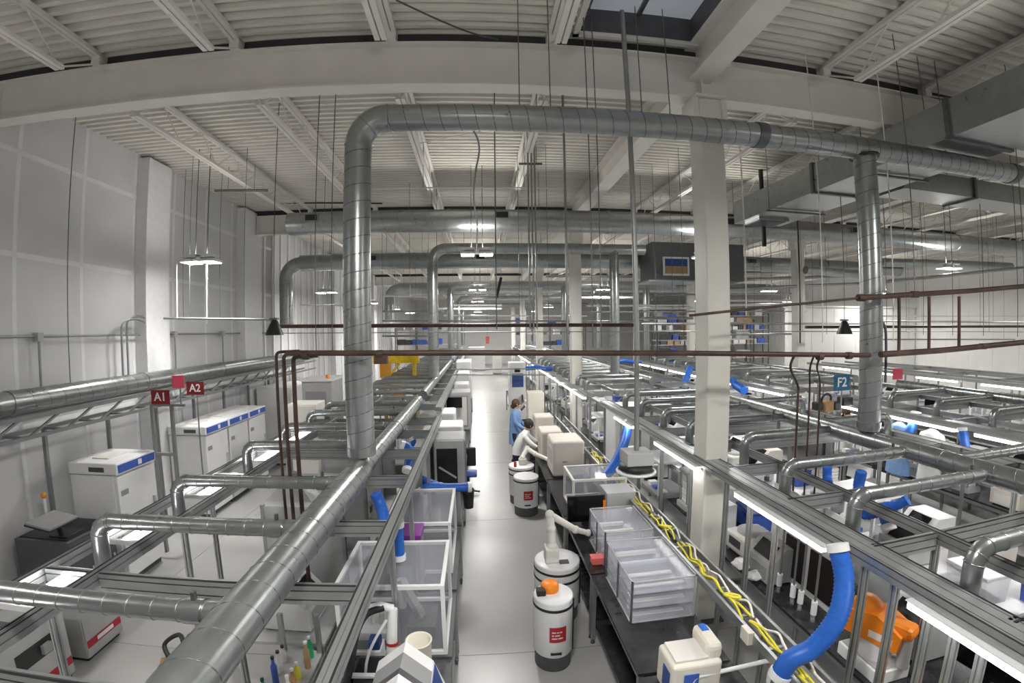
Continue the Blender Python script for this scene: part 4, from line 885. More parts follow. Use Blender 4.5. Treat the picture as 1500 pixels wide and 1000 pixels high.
# bottle shelf behind the left front rail
t = thing('bottle_shelf', 'narrow grey shelf of tubes behind the left front rail', 'shelf', (-1.62, 2.8, 0))
for x in (-1.8, -1.47):
    for y in (2.1, 3.5): MB().box(x - .02, y - .02, 0, x + .02, y + .02, 1.35).build('upright', 'alu', t)
for z in (.6, .95): MB().box(-1.82, 2.08, z, -1.45, 3.52, z + .02).build('board', 'midgrey', t)
cols = ['red', 'offwhite', 'green', 'wood', 'bluelabel', 'cableyellow', 'white', 'carton', 'offwhite', 'green']
nm = {'red': 'red', 'offwhite': 'cream', 'green': 'green', 'wood': 'brown', 'bluelabel': 'blue', 'cableyellow': 'yellow', 'white': 'white', 'carton': 'tan'}
for i in range(20):
    m = cols[i % 10]; x = -1.75 + .2*(i % 2) + .02*(i % 3); y = 2.18 + .066*i; h = .14 + .05*(i % 3)
    t = thing('reagent_bottle', '%s reagent bottle on the narrow shelf, number %s from the camera end' % (nm[m], ('one two three four five six seven eight nine ten eleven twelve thirteen fourteen fifteen sixteen seventeen eighteen nineteen twenty').split()[i]), 'bottle', (x, y, .97), 'reagent bottles on the narrow shelf')
    MB().lathe([(.026, .97), (.026, .97 + h*.7), (.012, .97 + h*.85), (.012, .97 + h)], (x, y, 0), 12).build('bottle_body', m, t); MB().cyl((x, y, .97 + h), (x, y, .99 + h), .015, 10).build('cap', 'white' if i % 2 else 'black', t)
# ------------------------------------------------------------------ taller machines left of the aisle
t = thing('glovebox_machine', 'grey machine with a large dark window beside the aisle', 'machine', (-.54, 7.85, .9))
MB().rbox(-.82, 7.55, .9, -.27, 8.2, 1.9, .03).build('body', 'grey', t); MB().rbox(-.80, 7.53, .95, -.29, 7.56, 1.88, .012).build('front_frame', 'midgrey', t)
MB().box(-.76, 7.52, 1.02, -.40, 7.535, 1.74).build('window', 'window', t); MB().beam((-.72, 7.5, 1.42), (-.42, 7.5, 1.22), .02, .03).build('handle_bar', 'midgrey', t); MB().box(-.28, 7.6, .95, -.262, 8.15, 1.85).build('side_trim', 'darkgrey', t)
t = thing('side_panel', 'tall grey extrusion panel standing left of the dark-windowed machine', 'panel', (-.95, 7.4, 0)); MB().box(-.98, 6.35, .92, -.88, 8.1, 2.08).build('panel_sheet', 'midgrey', t); MB().box(-1.0, 6.32, .9, -.86, 6.36, 2.1).build('edge_profile', 'alu', t); MB().box(-1.0, 8.09, .9, -.86, 8.13, 2.1).build('edge_profile', 'alu', t)
def rounded_unit(x0, y0, z0, x1, y1, z1, m, label, name='benchtop_analyser', cat='analyser', group='beige and white benchtop analysers', slot=True, b=.05):
    t = thing(name, label, cat, ((x0 + x1)/2, (y0 + y1)/2, z0), group)
    MB().rbox(x0, y0, z0 + .02, x1, y1, z1, b, 3).build('housing', m, t); MB().box(x0 + .04, y0 + .04, z0, x1 - .04, y1 - .04, z0 + .03).build('foot', 'darkgrey', t)
    if slot:
        MB().box(x0 + (x1 - x0)*.3, y0 - .008, z0 + (z1 - z0)*.42, x0 + (x1 - x0)*.45, y0 + .004, z0 + (z1 - z0)*.46).build('latch', 'grey', t)
        MB().box(x0 - .006, y0 + (y1 - y0)*.2, z0 + (z1 - z0)*.35, x0 + .01, y1 - (y1 - y0)*.2, z0 + (z1 - z0)*.75).build('side_door', 'midgrey', t)
    return t
rounded_unit(-.85, 8.4, .9, -.33, 9.0, 1.95, 'white', 'white rounded tower analyser behind the dark-windowed machine')
rounded_unit(-.93, 9.3, .9, -.52, 9.9, 2.05, 'white', 'second white tower analyser behind the first white one', slot=False)
t = thing('office_chair', 'dark navy padded chair standing at the edge of the aisle', 'chair', (-.27, 9.9, 0))
MB().rbox(-.48, 9.7, .45, -.08, 10.1, .53, .03).build('seat', 'navy', t); MB().rbox(-.46, 10.08, .6, -.1, 10.15, 1.05, .03).build('backrest', 'black', t); MB().cyl((-.28, 9.9, .1), (-.28, 9.9, .45), .03, 10).build('gas_lift', 'black', t)
for i in range(5): MB().beam((-.28, 9.9, .09), (-.28 + .26*cos(i*1.257), 9.9 + .26*sin(i*1.257), .05), .04, .03).build('leg', 'black', t)
MB().box(-.44, 10.1, .5, -.4, 10.13, .7).build('back_bracket', 'black', t)
t = thing('grey_panel_machine', 'grey machine with framed front panel and a black monitor on top corner', 'machine', (-.6, 12.9, .9)); MB().rbox(-.95, 12.6, .9, -.25, 13.4, 2.0, .02).build('body', 'midgrey', t); MB().box(-.88, 12.585, 1.0, -.32, 12.6, 1.9).build('front_frame', 'grey', t); MB().box(-.84, 12.575, 1.04, -.36, 12.587, 1.86).build('front_panel', 'offwhite', t)
t = thing('monitor', 'black monitor arm-mounted in front of the grey panel machine', 'monitor', (-.75, 12.3, .9)); MB().rbox(-.92, 12.3, 1.6, -.48, 12.34, 1.9, .008).build('display', 'screen', t); MB().box(-.74, 12.34, .9, -.68, 12.38, 1.7).build('stand', 'black', t); MB().box(-.85, 12.28, .9, -.57, 12.45, .92).build('base', 'black', t)
rounded_unit(-.95, 14.8, .9, -.35, 15.8, 1.95, 'white', 'large white analyser left of the aisle in the middle distance', slot=False)
rounded_unit(-.9, 16.2, .9, -.35, 17.2, 2.2, 'white', 'taller white analyser left of the aisle farther back', slot=False)
rounded_unit(-.95, 18.2, .9, -.3, 19.6, 2.5, 'white', 'stack-like white analyser left of the aisle at the back', slot=False)
t = thing('waste_bin', 'small black bin hooked on the wheeled bench end', 'bin', (-.2, 6.4, 1.1)); MB().lathe([(.07, 1.12), (.09, 1.40), (.097, 1.40), (.09, 1.385), (.065, 1.13)], (-.19, 6.42, 0), 16).build('bucket', 'black', t); MB().box(-.34, 6.40, 1.36, -.22, 6.44, 1.38).build('hook', 'black', t)
MB().box(-.36, 6.38, .9, -.31, 6.46, 1.38).build('bracket_post', 'alu', t)
# yellow machine and shelves behind the left island
t = thing('yellow_gantry', 'yellow painted gantry machine behind the spiral drop on the left', 'machine', (-2.4, 13.36, .9))
for x in (-2.85, -1.95): MB().box(x - .05, 13.3, .9, x + .05, 13.42, 2.9).build('leg', 'yellow', t)
MB().box(-3.2, 13.25, 2.82, -1.8, 13.47, 3.05).build('beam', 'yellow', t); MB().box(-2.95, 13.1, 2.4, -2.65, 13.3, 2.85).build('carriage', 'amber', t); MB().beam((-2.85, 13.36, 2.3), (-2.4, 13.36, 2.8), .06, .06).build('brace', 'yellow', t)
t = thing('yellow_box', 'orange-yellow box on the left island behind the collector duct end', 'box', tuple(at(580, 580, 'y', 13.0))); q = at(584, 582, 'y', 13.0); MB().rbox(q.x - .2, 12.7, q.z, q.x + .2, 13.1, q.z + .42, .01).build('carton', 'amber', t); MB().box(q.x - .21, 12.69, q.z + .36, q.x + .21, 13.11, q.z + .43).build('lid', 'yellow', t)
MB().box(q.x - .18, 12.72, .9, q.x + .18, 13.1, q.z).build('pedestal', 'grey', t)
# ------------------------------------------------------------------ black benches right of the aisle
def bench(y0, y1, label, x0=1.27, x1=2.12, h=.9):
    t = thing('lab_bench', label, 'bench', ((x0 + x1)/2, (y0 + y1)/2, 0), 'black-topped benches right of the aisle')
    MB().box(x0, y0, h - .025, x1, y1, h).build('worktop', 'blacktop', t)
    for x in (x0 + .03, x1 - .03):
        for y in (y0 + .03, y1 - .03):
            rail(t, 'z', x, y, .06, h - .025, .045, .045, 'leg'); MB().cyl((x, y, 0), (x, y, .06), .03, 10, .018).build('levelling_foot', 'galvdark', t)
        rail(t, 'y', x, h - .05, y0 + .06, y1 - .06, .045, .045, 'apron')
    MB().box(x0 + .06, y0 + .05, .22, x1 - .06, y1 - .05, .245).build('shelf', 'blacktop', t)
    for y in (y0 + .03, y1 - .03): MB().beam((x0 + .05, y, .65), (x0 + .25, y, .86), .03, .03).build('brace', 'alu', t)
    return t
for y0, y1, lb in ((1.2, 3.08, 'nearest, carrying the white instrument'), (3.12, 4.72, 'under the clear bin racks'), (4.76, 6.40, 'beside the robot with the arm'), (6.44, 8.1, 'under the clear tank'), (8.14, 9.8, 'under the beige analysers'), (9.84, 11.5, 'where the person in white leans'), (11.54, 13.4, 'beside the person in blue'), (13.5, 16.5, 'in the middle distance'), (16.6, 20.5, 'far down the aisle')):
    bench(y0, y1, 'black-topped lab bench right of the aisle, %s' % lb)
# ------------------------------------------------------------------ mobile robots
def logo(t, par, x, y, r, z, ang, s=.15):
    """curved red label with three short lines of lettering on a drum"""
    b = MB(); n = 6; half = s/2/r; A = [ang - half + 2*half*i/n for i in range(n + 1)]; R = r + .004
    vs = [(x + R*cos(a), y + R*sin(a), z + e) for e in (-s*.5, s*.5) for a in A]
    b.add(vs, [(i, i + 1, n + 2 + i, n + 1 + i) for i in range(n)]); p = b.build('logo_label', 'red', par); R += .003
    for k, u0, u1 in ((0, .0, .22), (0, .27, .40), (0, .45, .58), (1, .0, .12), (1, .17, .45), (2, .0, .30), (2, .35, .62)):
        b = MB(); a0 = ang - half*.72 + 2*half*u0; a1 = ang - half*.72 + 2*half*u1; A = [a0 + (a1 - a0)*i/4 for i in range(5)]; zz = z + s*(.18 - .2*k)
        b.add([(x + R*cos(a), y + R*sin(a), zz + e) for e in (-.008, .008) for a in A], [(i, i + 1, 6 + i, 5 + i) for i in range(4)]); b.build('text_line', 'print', p)
def drum(x, y, r, h, label, bands, cap=None):
    t = thing('mobile_robot', label, 'robot', (x, y, 0), 'drum-shaped mobile robots')
    MB().lathe([(r*.93, 0.005), (r*.93, .19)], (x, y, 0), 32).build('base_skirt', 'darkgrey', t)
    d = MB().lathe([(r*.96, .19), (r, .21), (r, h - .05), (r*.985, h - .03)], (x, y, 0), 36).build('drum_body', 'white', t)
    MB().lathe([(r*.99, h - .03), (r*.995, h - .01), (r*.94, h), (0.0, h + .002)], (x, y, 0), 36).build('top_disc', 'white', t)
    for z in bands: MB().lathe([(r*.98, z - .016), (r + .006, z - .014), (r + .006, z + .014), (r*.98, z + .016)], (x, y, 0), 36).build('black_band', 'black', t)
    MB().box(x - .06, y - r - .006, .245, x + .06, y - r + .01, .27).build('slot', 'black', d)
    for a in (2.6, 5.9): MB().box(x + r*cos(a) - .012, y + r*sin(a) - .012, .2, x + r*cos(a) + .012, y + r*sin(a) + .012, h - .03).build('bumper_strip', 'black', t)
    return t, d
t, d = drum(.77, 4.46, .222, .88, 'nearest white drum-shaped robot with an orange knob on top', (.79,))
logo(t, d, .77, 4.46, .222, .50, -1.48, .19)
MB().lathe([(.10, .88), (.105, .90), (.10, .955), (.085, .97), (0.0, .972)], (.74, 4.53, 0), 24).build('orange_knob', 'orange', t); MB().rbox(.58, 4.40, .88, .68, 4.50, .95, .012).build('handle_block', 'hairdark', t)
def arm(t, pts, r, m='offwhite'):
    for i, (a, b) in enumerate(zip(pts[:-1], pts[1:])): MB().cyl(a, b, r*(1 - .12*i), 14, r*(.92 - .12*i)).build('arm_link', m, t)
    for i, p in enumerate(pts): MB().ball(p, r*(1.18 - .1*i), 14, 9).build('joint', m, t)
t, d = drum(.97, 5.35, .30, .80, 'larger white drum robot with a raised arm reaching over the bench', (.72, .60))
MB().rbox(.80, 5.22, .80, .98, 5.42, 1.0, .02).build('shoulder_block', 'offwhite', t); MB().box(.98, 5.2, .80, 1.1, 5.28, .82).build('touch_pad', 'darkgrey', t)
arm(t, [Vector((.89, 5.34, 1.0)), Vector((.89, 5.36, 1.22)), Vector((.88, 5.4, 1.40)), Vector((1.24, 5.48, 1.13)), Vector((1.42, 5.5, 1.06))], .062)
g = MB(); MB().cyl((1.42, 5.5, 1.06), (1.52, 5.52, 1.04), .045, 12).build('wrist', 'black', t)
for s in (-1, 1): MB().box(1.52, 5.52 + s*.04 - .01, 1.0, 1.62, 5.52 + s*.04 + .01, 1.03).build('gripper_finger', 'darkgrey', t)
t, d = drum(.93, 8.72, .26, .80, 'third white drum robot with a red label beside the bench', (.73,)); logo(t, d, .93, 8.72, .26, .46, -1.5, .19)
t, d = drum(.90, 9.35, .28, .84, 'fourth white drum robot behind the third, arm stretched over the bench', (.77, .66))
MB().rbox(.84, 9.27, .84, 1.0, 9.43, .98, .02).build('shoulder_block', 'offwhite', t); MB().lathe([(.03, .84), (.03, .95), (.0, .96)], (.75, 9.2, 0), 10).build('red_button', 'red', t)
arm(t, [Vector((.92, 9.35, .98)), Vector((1.05, 9.5, 1.15)), Vector((1.2, 9.3, 1.08)), Vector((1.45, 9.1, 1.0)), Vector((1.58, 9.0, .97))], .06)
# ------------------------------------------------------------------ bench equipment right of the aisle
rounded_unit(1.40, 8.2, .9, 2.03, 8.95, 1.62, 'beige', 'nearest of the three beige rounded analysers right of the aisle')
rounded_unit(1.34, 9.35, .9, 1.82, 9.95, 1.56, 'beige', 'middle beige analyser behind the first')
rounded_unit(1.38, 10.7, .9, 1.86, 11.2, 1.62, 'beige', 'farthest beige analyser beside the person in white', slot=False)
rounded_unit(1.45, 12.9, .9, 1.95, 13.4, 1.9, 'cream', 'cream tower unit behind the person in blue', slot=False, b=.03)
for i, (y, x0, x1) in enumerate(((10.3, 1.75, 2.1), (9.9, 1.86, 2.1), (11.6, 1.4, 2.0))):
    t = thing('instrument_drawer', 'grey low instrument with dark front between the beige analysers, %s one' % ('middle', 'near', 'far')[i], 'instrument', (1.8, y, .9)); MB().rbox(x0, y - .16, .9, x1, y + .16, 1.2, .012).build('case', 'midgrey', t); MB().box(x0 + .02, y - .166, .94, x1 - .02, y - .16, 1.14).build('front', 'darkgrey', t)
# clear tank with frame and a monitor, grey box
enclosure(1.42, 6.5, .9, 2.30, 7.25, 1.45, 'clear open-topped tank frame receiving the long blue hose', fm='offwhite', name='clear_tank')
t = thing('monitor', 'wide black monitor on the bench in front of the clear tank', 'monitor', (1.52, 6.05, .9))
MB().rbox(1.24, 6.02, .98, 1.80, 6.06, 1.38, .008).build('bezel', 'black', t); MB().box(1.25, 6.014, .99, 1.77, 6.021, 1.37).build('display', 'screen', t); MB().box(1.77, 6.012, 1.0, 1.81, 6.03, 1.3).build('orange_tag', 'orange', t); MB().box(1.47, 6.06, .9, 1.57, 6.1, 1.2).build('stand', 'black', t); MB().box(1.38, 5.98, .9, 1.66, 6.16, .915).build('base', 'black', t)
t = thing('control_box', 'light grey control box standing beside the black monitor', 'control box', (2.02, 6.2, .9)); MB().rbox(1.82, 6.0, .9, 2.26, 6.4, 1.40, .01).build('case', 'midgrey', t); MB().box(1.84, 5.992, .95, 2.24, 6.0, 1.36).build('door', 'midgrey', t); MB().cyl((2.2, 5.985, 1.15), (2.2, 5.995, 1.15), .015, 10).build('lock', 'darkgrey', t)
t = thing('pink_container', 'small salmon pink container on the black bench by the robot arm', 'container', (1.42, 5.0, .9)); q = at(876, 824, 'z', .9); t.location = q; MB().rbox(q.x - .09, q.y - .06, .9, q.x + .09, q.y + .06, .985, .015).build('tub', 'salmon', t); MB().rbox(q.x - .095, q.y - .065, .975, q.x + .095, q.y + .065, .995, .006).build('lid', 'salmon', t)
def bin_rack(x0, y0, x1, y1, z0, z1, label, tiers, nx, inner):
    t = thing('clear_bin_rack', label, 'rack', ((x0 + x1)/2, (y0 + y1)/2, z0), 'clear plastic bin racks'); e = .018
    for x in (x0, x1 - e):
        for y in (y0, (y0 + y1)/2, y1 - e): MB().box(x, y, z0, x + e, y + e, z1).build('upright', 'darkgrey' if x == x0 else 'midgrey', t)
    dz = (z1 - z0)/tiers
    for k in range(tiers):
        z = z0 + dz*k
        for j in range(nx):
            a, b = y0 + (y1 - y0)*j/nx + .01, y0 + (y1 - y0)*(j + 1)/nx - .01
            p = MB(); p.box(x0 + .01, a, z + .01, x1 - .01, b, z + .018); p.box(x0 + .01, a, z + .018, x0 + .016, b, z + dz - .03); p.box(x1 - .016, a, z + .018, x1 - .01, b, z + dz - .03); p.box(x0 + .016, a, z + .018, x1 - .016, a + .006, z + dz - .03); p.box(x0 + .016, b - .006, z + .018, x1 - .016, b, z + dz - .03)
            o = p.build('bin', 'clearbin', t)
            lid = MB().rbox(x0 - .005, a - .005, z + dz - .03, x1 + .005, b + .005, z + dz - .012, .006).build('lid', 'clear', o)
            for q_ in range(inner):
                yy = a + (b - a)*(q_ + .5)/inner; h = (dz - .06)*random.uniform(.15, .45)
                MB().box(x0 + .05 + .03*(q_ % 2), yy - .025, z + .02, x1 - .08 - .05*(q_ % 3), yy + .02, z + .02 + h).build('plate_stack', ('letter', 'offwhite', 'print', 'white')[(q_ + k + j) % 4], o)
    for z in (z0 + .005, z1 - .012):
        for x in (x0, x1 - .012): MB().box(x, y0, z, x + .012, y1, z + .012).build('edge_wire', 'midgrey', t)
        for y in (y0, y1 - .012): MB().box(x0, y, z, x1, y + .012, z + .012).build('edge_wire', 'midgrey', t)
    return t
bin_rack(1.46, 4.86, 2.08, 5.62, .9, 1.36, 'clear plastic bin rack farther from the camera on the black bench', 2, 1, 3)
bin_rack(1.42, 3.78, 2.10, 4.66, .9, 1.36, 'nearer clear plastic bin rack with stacked white plates', 3, 2, 2)
t = thing('water_bath', 'white instrument with open lid and blue buttons at the bottom of the picture', 'instrument', (1.6, 2.98, .9))
MB().rbox(1.40, 2.76, .9, 1.82, 3.06, 1.24, .03, 3).build('housing', 'cream', t); MB().rbox(1.70, 2.8, 1.2, 1.84, 3.1, 1.36, .05, 3).build('rear_hump', 'cream', t)
MB().rbox(1.44, 2.80, 1.24, 1.72, 3.04, 1.262, .008).build('lid', 'offwhite', t); MB().box(1.74, 2.98, 1.355, 1.80, 3.06, 1.368).build('blue_button', 'blue', t); MB().box(1.50, 2.752, 1.0, 1.62, 2.762, 1.16).build('blue_label', 'bluelabel', t); MB().box(1.392, 2.80, .98, 1.402, 2.92, 1.16).build('side_label', 'navy', t); MB().box(1.5, 2.74, .93, 1.74, 2.765, .96).build('base_slot', 'black', t)
t = thing('steel_tray', 'stainless steel tray with glassware on the near bench', 'tray', (1.95, 2.4, .9))
b = MB(); b.box(1.86, 2.05, .9, 2.12, 2.7, .91); b.build('floor_sheet', 'alu', t)
for a in ((1.86, 2.05, 1.88, 2.7), (2.10, 2.05, 2.12, 2.7), (1.88, 2.05, 2.10, 2.07), (1.88, 2.68, 2.10, 2.7)): MB().box(a[0], a[1], .91, a[2], a[3], .97).build('side_wall', 'alu', t)
for i in range(6):
    x, y = 1.92 + .07*(i % 3), 2.2 + .14*(i//3) + .1*(i % 2)
    t = thing('glass_flask', 'clear glass flask standing in the steel tray, %s' % ('front left', 'front middle', 'front right', 'back left', 'back middle', 'back right')[i], 'flask', (x, y, .91), 'glass flasks in the steel tray'); MB().lathe([(.03, .91), (.032, .95), (.014, 1.0), (.014, 1.05), (.017, 1.055)], (x, y, 0), 14).build('bulb', 'clearbin', t); MB().cyl((x, y, 1.05), (x, y, 1.07), .016, 10).build('stopper', 'midgrey', t)
t = thing('cart_handle', 'pale tubular push handle at the lower right edge of the bench', 'handle', (1.9, 2.3, .9)); a, b = at(1015, 992, 'z', 1.12), at(1130, 966, 'z', 1.12)
MB().tube(bend([(a.x, a.y, .9), a, b, (b.x, b.y, .9)], .06), .018, 10).build('tube', 'white', t)
# cable tray with yellow cables behind the benches
t = thing('cable_tray', 'grey-green cable tray carrying yellow cables behind the black benches', 'cable tray', (2.27, 5, 0))
for x in (2.18, 2.42): MB().box(x - .015, .8, 1.22, x + .015, 12.2, 1.30).build('side_rail', 'alu', t)
y = 1.0
while y < 12: MB().box(2.19, y - .015, 1.22, 2.41, y + .015, 1.235).build('rung', 'alu', t); y += .45
for y in (1.2, 2.9, 4.7, 6.4, 8.1, 9.8, 11.5): MB().box(2.40, y - .022, 0, 2.445, y + .022, 1.22).build('post', 'alu', t)
q = at(1105, 905, 'x', 2.2); MB().rbox(2.12, q.y - .06, 1.2, 2.18, q.y + .06, 1.32, .008).build('outlet_box', 'cream', t)
for k in range(9):
    y0 = 1.6 + .78*k; L = random.uniform(.6, 1.0); pts = []
    t = thing('cable_bundle', 'yellow cable bundle in the grey-green tray, %s from the camera' % ('first', 'second', 'third', 'fourth', 'fifth', 'sixth', 'seventh', 'eighth', 'ninth')[k], 'cable', (2.3, y0, 1.24), 'yellow cable bundles')
    for c in range(3):
        pts = [(2.24 + .05*c + random.uniform(-.03, .03), y0 + L*i/6, 1.26 + random.uniform(0, .05) + (.04 if i % 3 == 1 else 0)) for i in range(7)]
        MB().tube(smooth_path(pts, 4), .012, 6).build('cable', 'cableyellow' if c < 2 else 'print', t)
    if k % 2 == 0: MB().ring((2.3, y0 + .3, 1.30), (.2, .3, 1), .07, .016, 14).build('coil', 'cableyellow', t)
# ------------------------------------------------------------------ people
def person(label, loc, rz, joints, radii, edges, hair, extra):
    t = thing('person', label, 'person', loc, 'people at work')
    me = bpy.data.meshes.new('body'); me.from_pydata(joints, edges, []); me.materials.append(MATS['skin'])
    o = bpy.data.objects.new('body', me); COL.objects.link(o); o.parent = t
    o.modifiers.new('skin', 'SKIN'); sk = me.skin_vertices[0].data
    for i, r in enumerate(radii): sk[i].radius = (r, r) if not isinstance(r, tuple) else r
    sk[0].use_root = True
    ss = o.modifiers.new('subdivision', 'SUBSURF'); ss.levels = 2; ss.render_levels = 2
    extra(t); t.rotation_euler = (0, 0, rz); return t
def limb(t, name, m, pts, rs, n=12): return MB().tube([Vector(p) + t.location for p in smooth_path(pts, 4)], [rs[min(int(i/4), len(rs) - 2)] + (rs[min(int(i/4) + 1, len(rs) - 1)] - rs[min(int(i/4), len(rs) - 2)])*((i % 4)/4) if i < 4*(len(pts) - 1) else rs[-1] for i in range(4*(len(pts) - 1) + 1)], n).build(name, m, t)
def loft(t, name, m, rings, n=18):
    """closed garment from elliptical rings (cx, cy, z, rx, ry)"""
    vs = []; o = t.location
    for cx, c_, z, rx, ry in rings: vs += [(o.x + cx + rx*cos(2*pi*k/n), o.y + c_ + ry*sin(2*pi*k/n), o.z + z) for k in range(n)]
    b = MB(); m_ = len(rings); b.add(vs, [(i*n + k, i*n + (k+1) % n, (i+1)*n + (k+1) % n, (i+1)*n + k) for i in range(m_ - 1) for k in range(n)], True)
    b.add(vs[:n], [tuple(range(n-1, -1, -1))]); b.add(vs[-n:], [tuple(range(n))]); return b.build(name, m, t)
def face(t, c, d, s=1.0):
    """nose, eyes, mouth and ears on a head at c looking along unit vector d"""
    o = t.location + Vector(c); d = Vector(d).normalized(); sd = d.cross(Vector((0,0,1))).normalized()
    MB().ball(o + d*.098, .018, 8, 6, (1, 1, 1.5)).build('nose', 'skin', t)
    for e in (-1, 1):
        MB().ball(o + d*.085 + sd*e*.034 + Vector((0,0,.025)), .012, 8, 6).build('eye', 'black', t); MB().ball(o + sd*e*.082, .026, 8, 6, (.6, .8, 1.2)).build('ear', 'skin', t)
    MB().ball(o + d*.085 - Vector((0,0,.055)), .02, 8, 6, (1, 1, .4)).build('mouth', 'red', t)
def hand(t, w_, d, side):
    """palm and five curled fingers from wrist w_ pointing along d"""
    o = t.location + Vector(w_); d = Vector(d).normalized(); up = Vector((0,0,1)); sd = d.cross(up).normalized()
    b = MB(); b.tube([o, o + d*.05, o + d*.09], [.022, .034, .03], 10)
    for i, L in enumerate((.065, .075, .07, .055)):
        p = o + d*.085 + sd*(.026 - .0175*i); b.tube([p, p + d*L*.5 - up*.006, p + d*L*.9 - up*.03], [.009, .0085, .007], 6)
    p = o + d*.035 + sd*side*.03; b.tube([p, p + d*.03 + sd*side*.025, p + d*.06 + sd*side*.03 - up*.015], [.011, .010, .008], 6)
    b.build('hand', 'skin', t)
# standing person in a blue coat, seen from behind at an angle, facing the bench (+X)
def blue(t):
    loft(t, 'lab_coat', 'coatblue', [(0, 0, .52, .19, .17), (.0, 0, .8, .185, .165), (.0, 0, 1.05, .165, .155), (.01, 0, 1.3, .16, .20), (.02, 0, 1.45, .125, .20), (.03, 0, 1.53, .07, .08)])
    limb(t, 'sleeve', 'coatblue', [(.02, .20, 1.42), (.06, .25, 1.18), (.24, .20, 1.02)], [.07, .06, .05]); limb(t, 'sleeve', 'coatblue', [(.02, -.20, 1.42), (.06, -.25, 1.18), (.24, -.20, 1.02)], [.07, .06, .05])
    for s in (-1, 1):
        limb(t, 'trouser_leg', 'denim', [(0, s*.09, .85), (0, s*.09, .48), (-.01, s*.09, .08)], [.095, .075, .065]); o = t.location; MB().rbox(o.x - .10, o.y + s*.09 - .05, o.z, o.x + .17, o.y + s*.09 + .05, o.z + .09, .025).build('shoe', 'black', t)
        hand(t, (.24, s*.20, 1.02), (1, -s*.3, -.1), -s)
    o = t.location; MB().ball((o.x + .02, o.y, o.z + 1.69), .115, 16, 10, (1.05, .92, 1.12)).build('hair', 'hairbrown', t); MB().ball((o.x - .06, o.y, o.z + 1.60), .07, 10, 8).build('hair_bun', 'hairbrown', t)
    face(t, (.075, 0, 1.655), (1, 0, -.15))
J = [(0,0,.98), (0,0,1.2), (.01,0,1.42), (.03,0,1.52), (.06,0,1.60), (.075,0,1.70), (.02,.18,1.43), (.06,.25,1.18), (.24,.20,1.02), (.02,-.18,1.43), (.06,-.25,1.18), (.24,-.20,1.02), (0,.09,.88), (0,.09,.48), (-.02,.09,.08), (0,-.09,.88), (0,-.09,.48), (-.02,-.09,.08)]
RR = [.10, .10, .09, .05, .075, .08, .04, .035, .028, .04, .035, .028, .085, .06, .045, .085, .06, .045]
EE = [(0,1),(1,2),(2,3),(3,4),(4,5),(2,6),(6,7),(7,8),(2,9),(9,10),(10,11),(0,12),(12,13),(13,14),(0,15),(15,16),(16,17)]
person('person in a light blue lab coat standing at the bench, dark trousers', (1.02, 12.35, 0), -.25, J, RR, EE, None, blue)
# person in white bending over the bench
def white(t):
    loft(t, 'white_top', 'coatwhite', [(-.05, 0, .80, .17, .20), (-.03, 0, .95, .165, .19), (.03, 0, 1.12, .155, .20), (.10, 0, 1.28, .13, .20), (.15, 0, 1.38, .07, .08)])
    for s in (-1, 1):
        limb(t, 'sleeve', 'coatwhite', [(.10, s*.19, 1.26), (.26, s*.24, 1.10), (.38, s*.22, 1.02)], [.068, .058, .05])
        limb(t, 'trouser_leg', 'denim', [(-.05, s*.09, .86), (-.02, s*.09, .46), (-.08, s*.09, .08)], [.10, .075, .065]); o = t.location; MB().rbox(o.x - .16, o.y + s*.09 - .05, o.z, o.x + .10, o.y + s*.09 + .05, o.z + .09, .025).build('shoe', 'black', t)
        limb(t, 'forearm', 'skin', [(.37, s*.22, 1.02), (.46, s*.18, .99), (.54, s*.14, .97)], [.04, .036, .028]); hand(t, (.54, s*.14, .97), (1, -s*.2, -.1), -s)
    o = t.location; MB().ball((o.x + .20, o.y, o.z + 1.53), .118, 16, 10, (1.0, .94, 1.08)).build('hair', 'hairdark', t); face(t, (.245, 0, 1.49), (1, 0, -.4))
J = [(-.05,0,.95), (0,0,1.08), (.10,0,1.26), (.16,0,1.36), (.21,0,1.44), (.24,0,1.53), (.10,.18,1.26), (.26,.24,1.10), (.44,.18,1.0), (.10,-.18,1.26), (.26,-.24,1.10), (.44,-.18,1.0), (-.05,.09,.86), (-.02,.09,.46), (-.09,.09,.08), (-.05,-.09,.86), (-.02,-.09,.46), (-.09,-.09,.08)]
person('person in a white top bending over the bench, dark hair', (.98, 10.35, 0), -.15, J, RR, EE, None, white)
# head and shoulders of a person behind the F2 island
q = at(1240, 605, 'y', 8.95)
def far(t):
    o = t.location
    loft(t, 'white_top', 'coatwhite', [(0, 0, .75, .17, .2), (0, 0, 1.1, .16, .2), (0, 0, 1.35, .14, .22), (0, 0, 1.48, .07, .08)])
    for s in (-1, 1):
        limb(t, 'sleeve', 'coatwhite', [(0, s*.2, 1.38), (.05, s*.25, 1.15), (.2, s*.2, 1.0)], [.07, .06, .05]); limb(t, 'trouser_leg', 'denim', [(0, s*.09, .85), (0, s*.09, .45), (-.02, s*.09, .08)], [.1, .075, .065]); hand(t, (.2, s*.2, 1.0), (1, 0, 0), -s); MB().rbox(o.x - .10, o.y + s*.09 - .05, o.z, o.x + .17, o.y + s*.09 + .05, o.z + .09, .025).build('shoe', 'black', t)
    MB().ball((o.x - .01, o.y, o.z + 1.70), .105, 14, 9, (1, .95, .8)).build('hair', 'hairbrown', t); face(t, (.03, 0, 1.64), (-.3, -1, 0))
J = [(0,0,.98), (0,0,1.2), (0,0,1.40), (.01,0,1.50), (.02,0,1.58), (.03,0,1.68), (0,.18,1.40), (.05,.25,1.15), (.2,.20,1.0), (0,-.18,1.40), (.05,-.25,1.15), (.2,-.20,1.0), (0,.09,.88), (0,.09,.48), (-.02,.09,.08), (0,-.09,.88), (0,-.09,.48), (-.02,-.09,.08)]
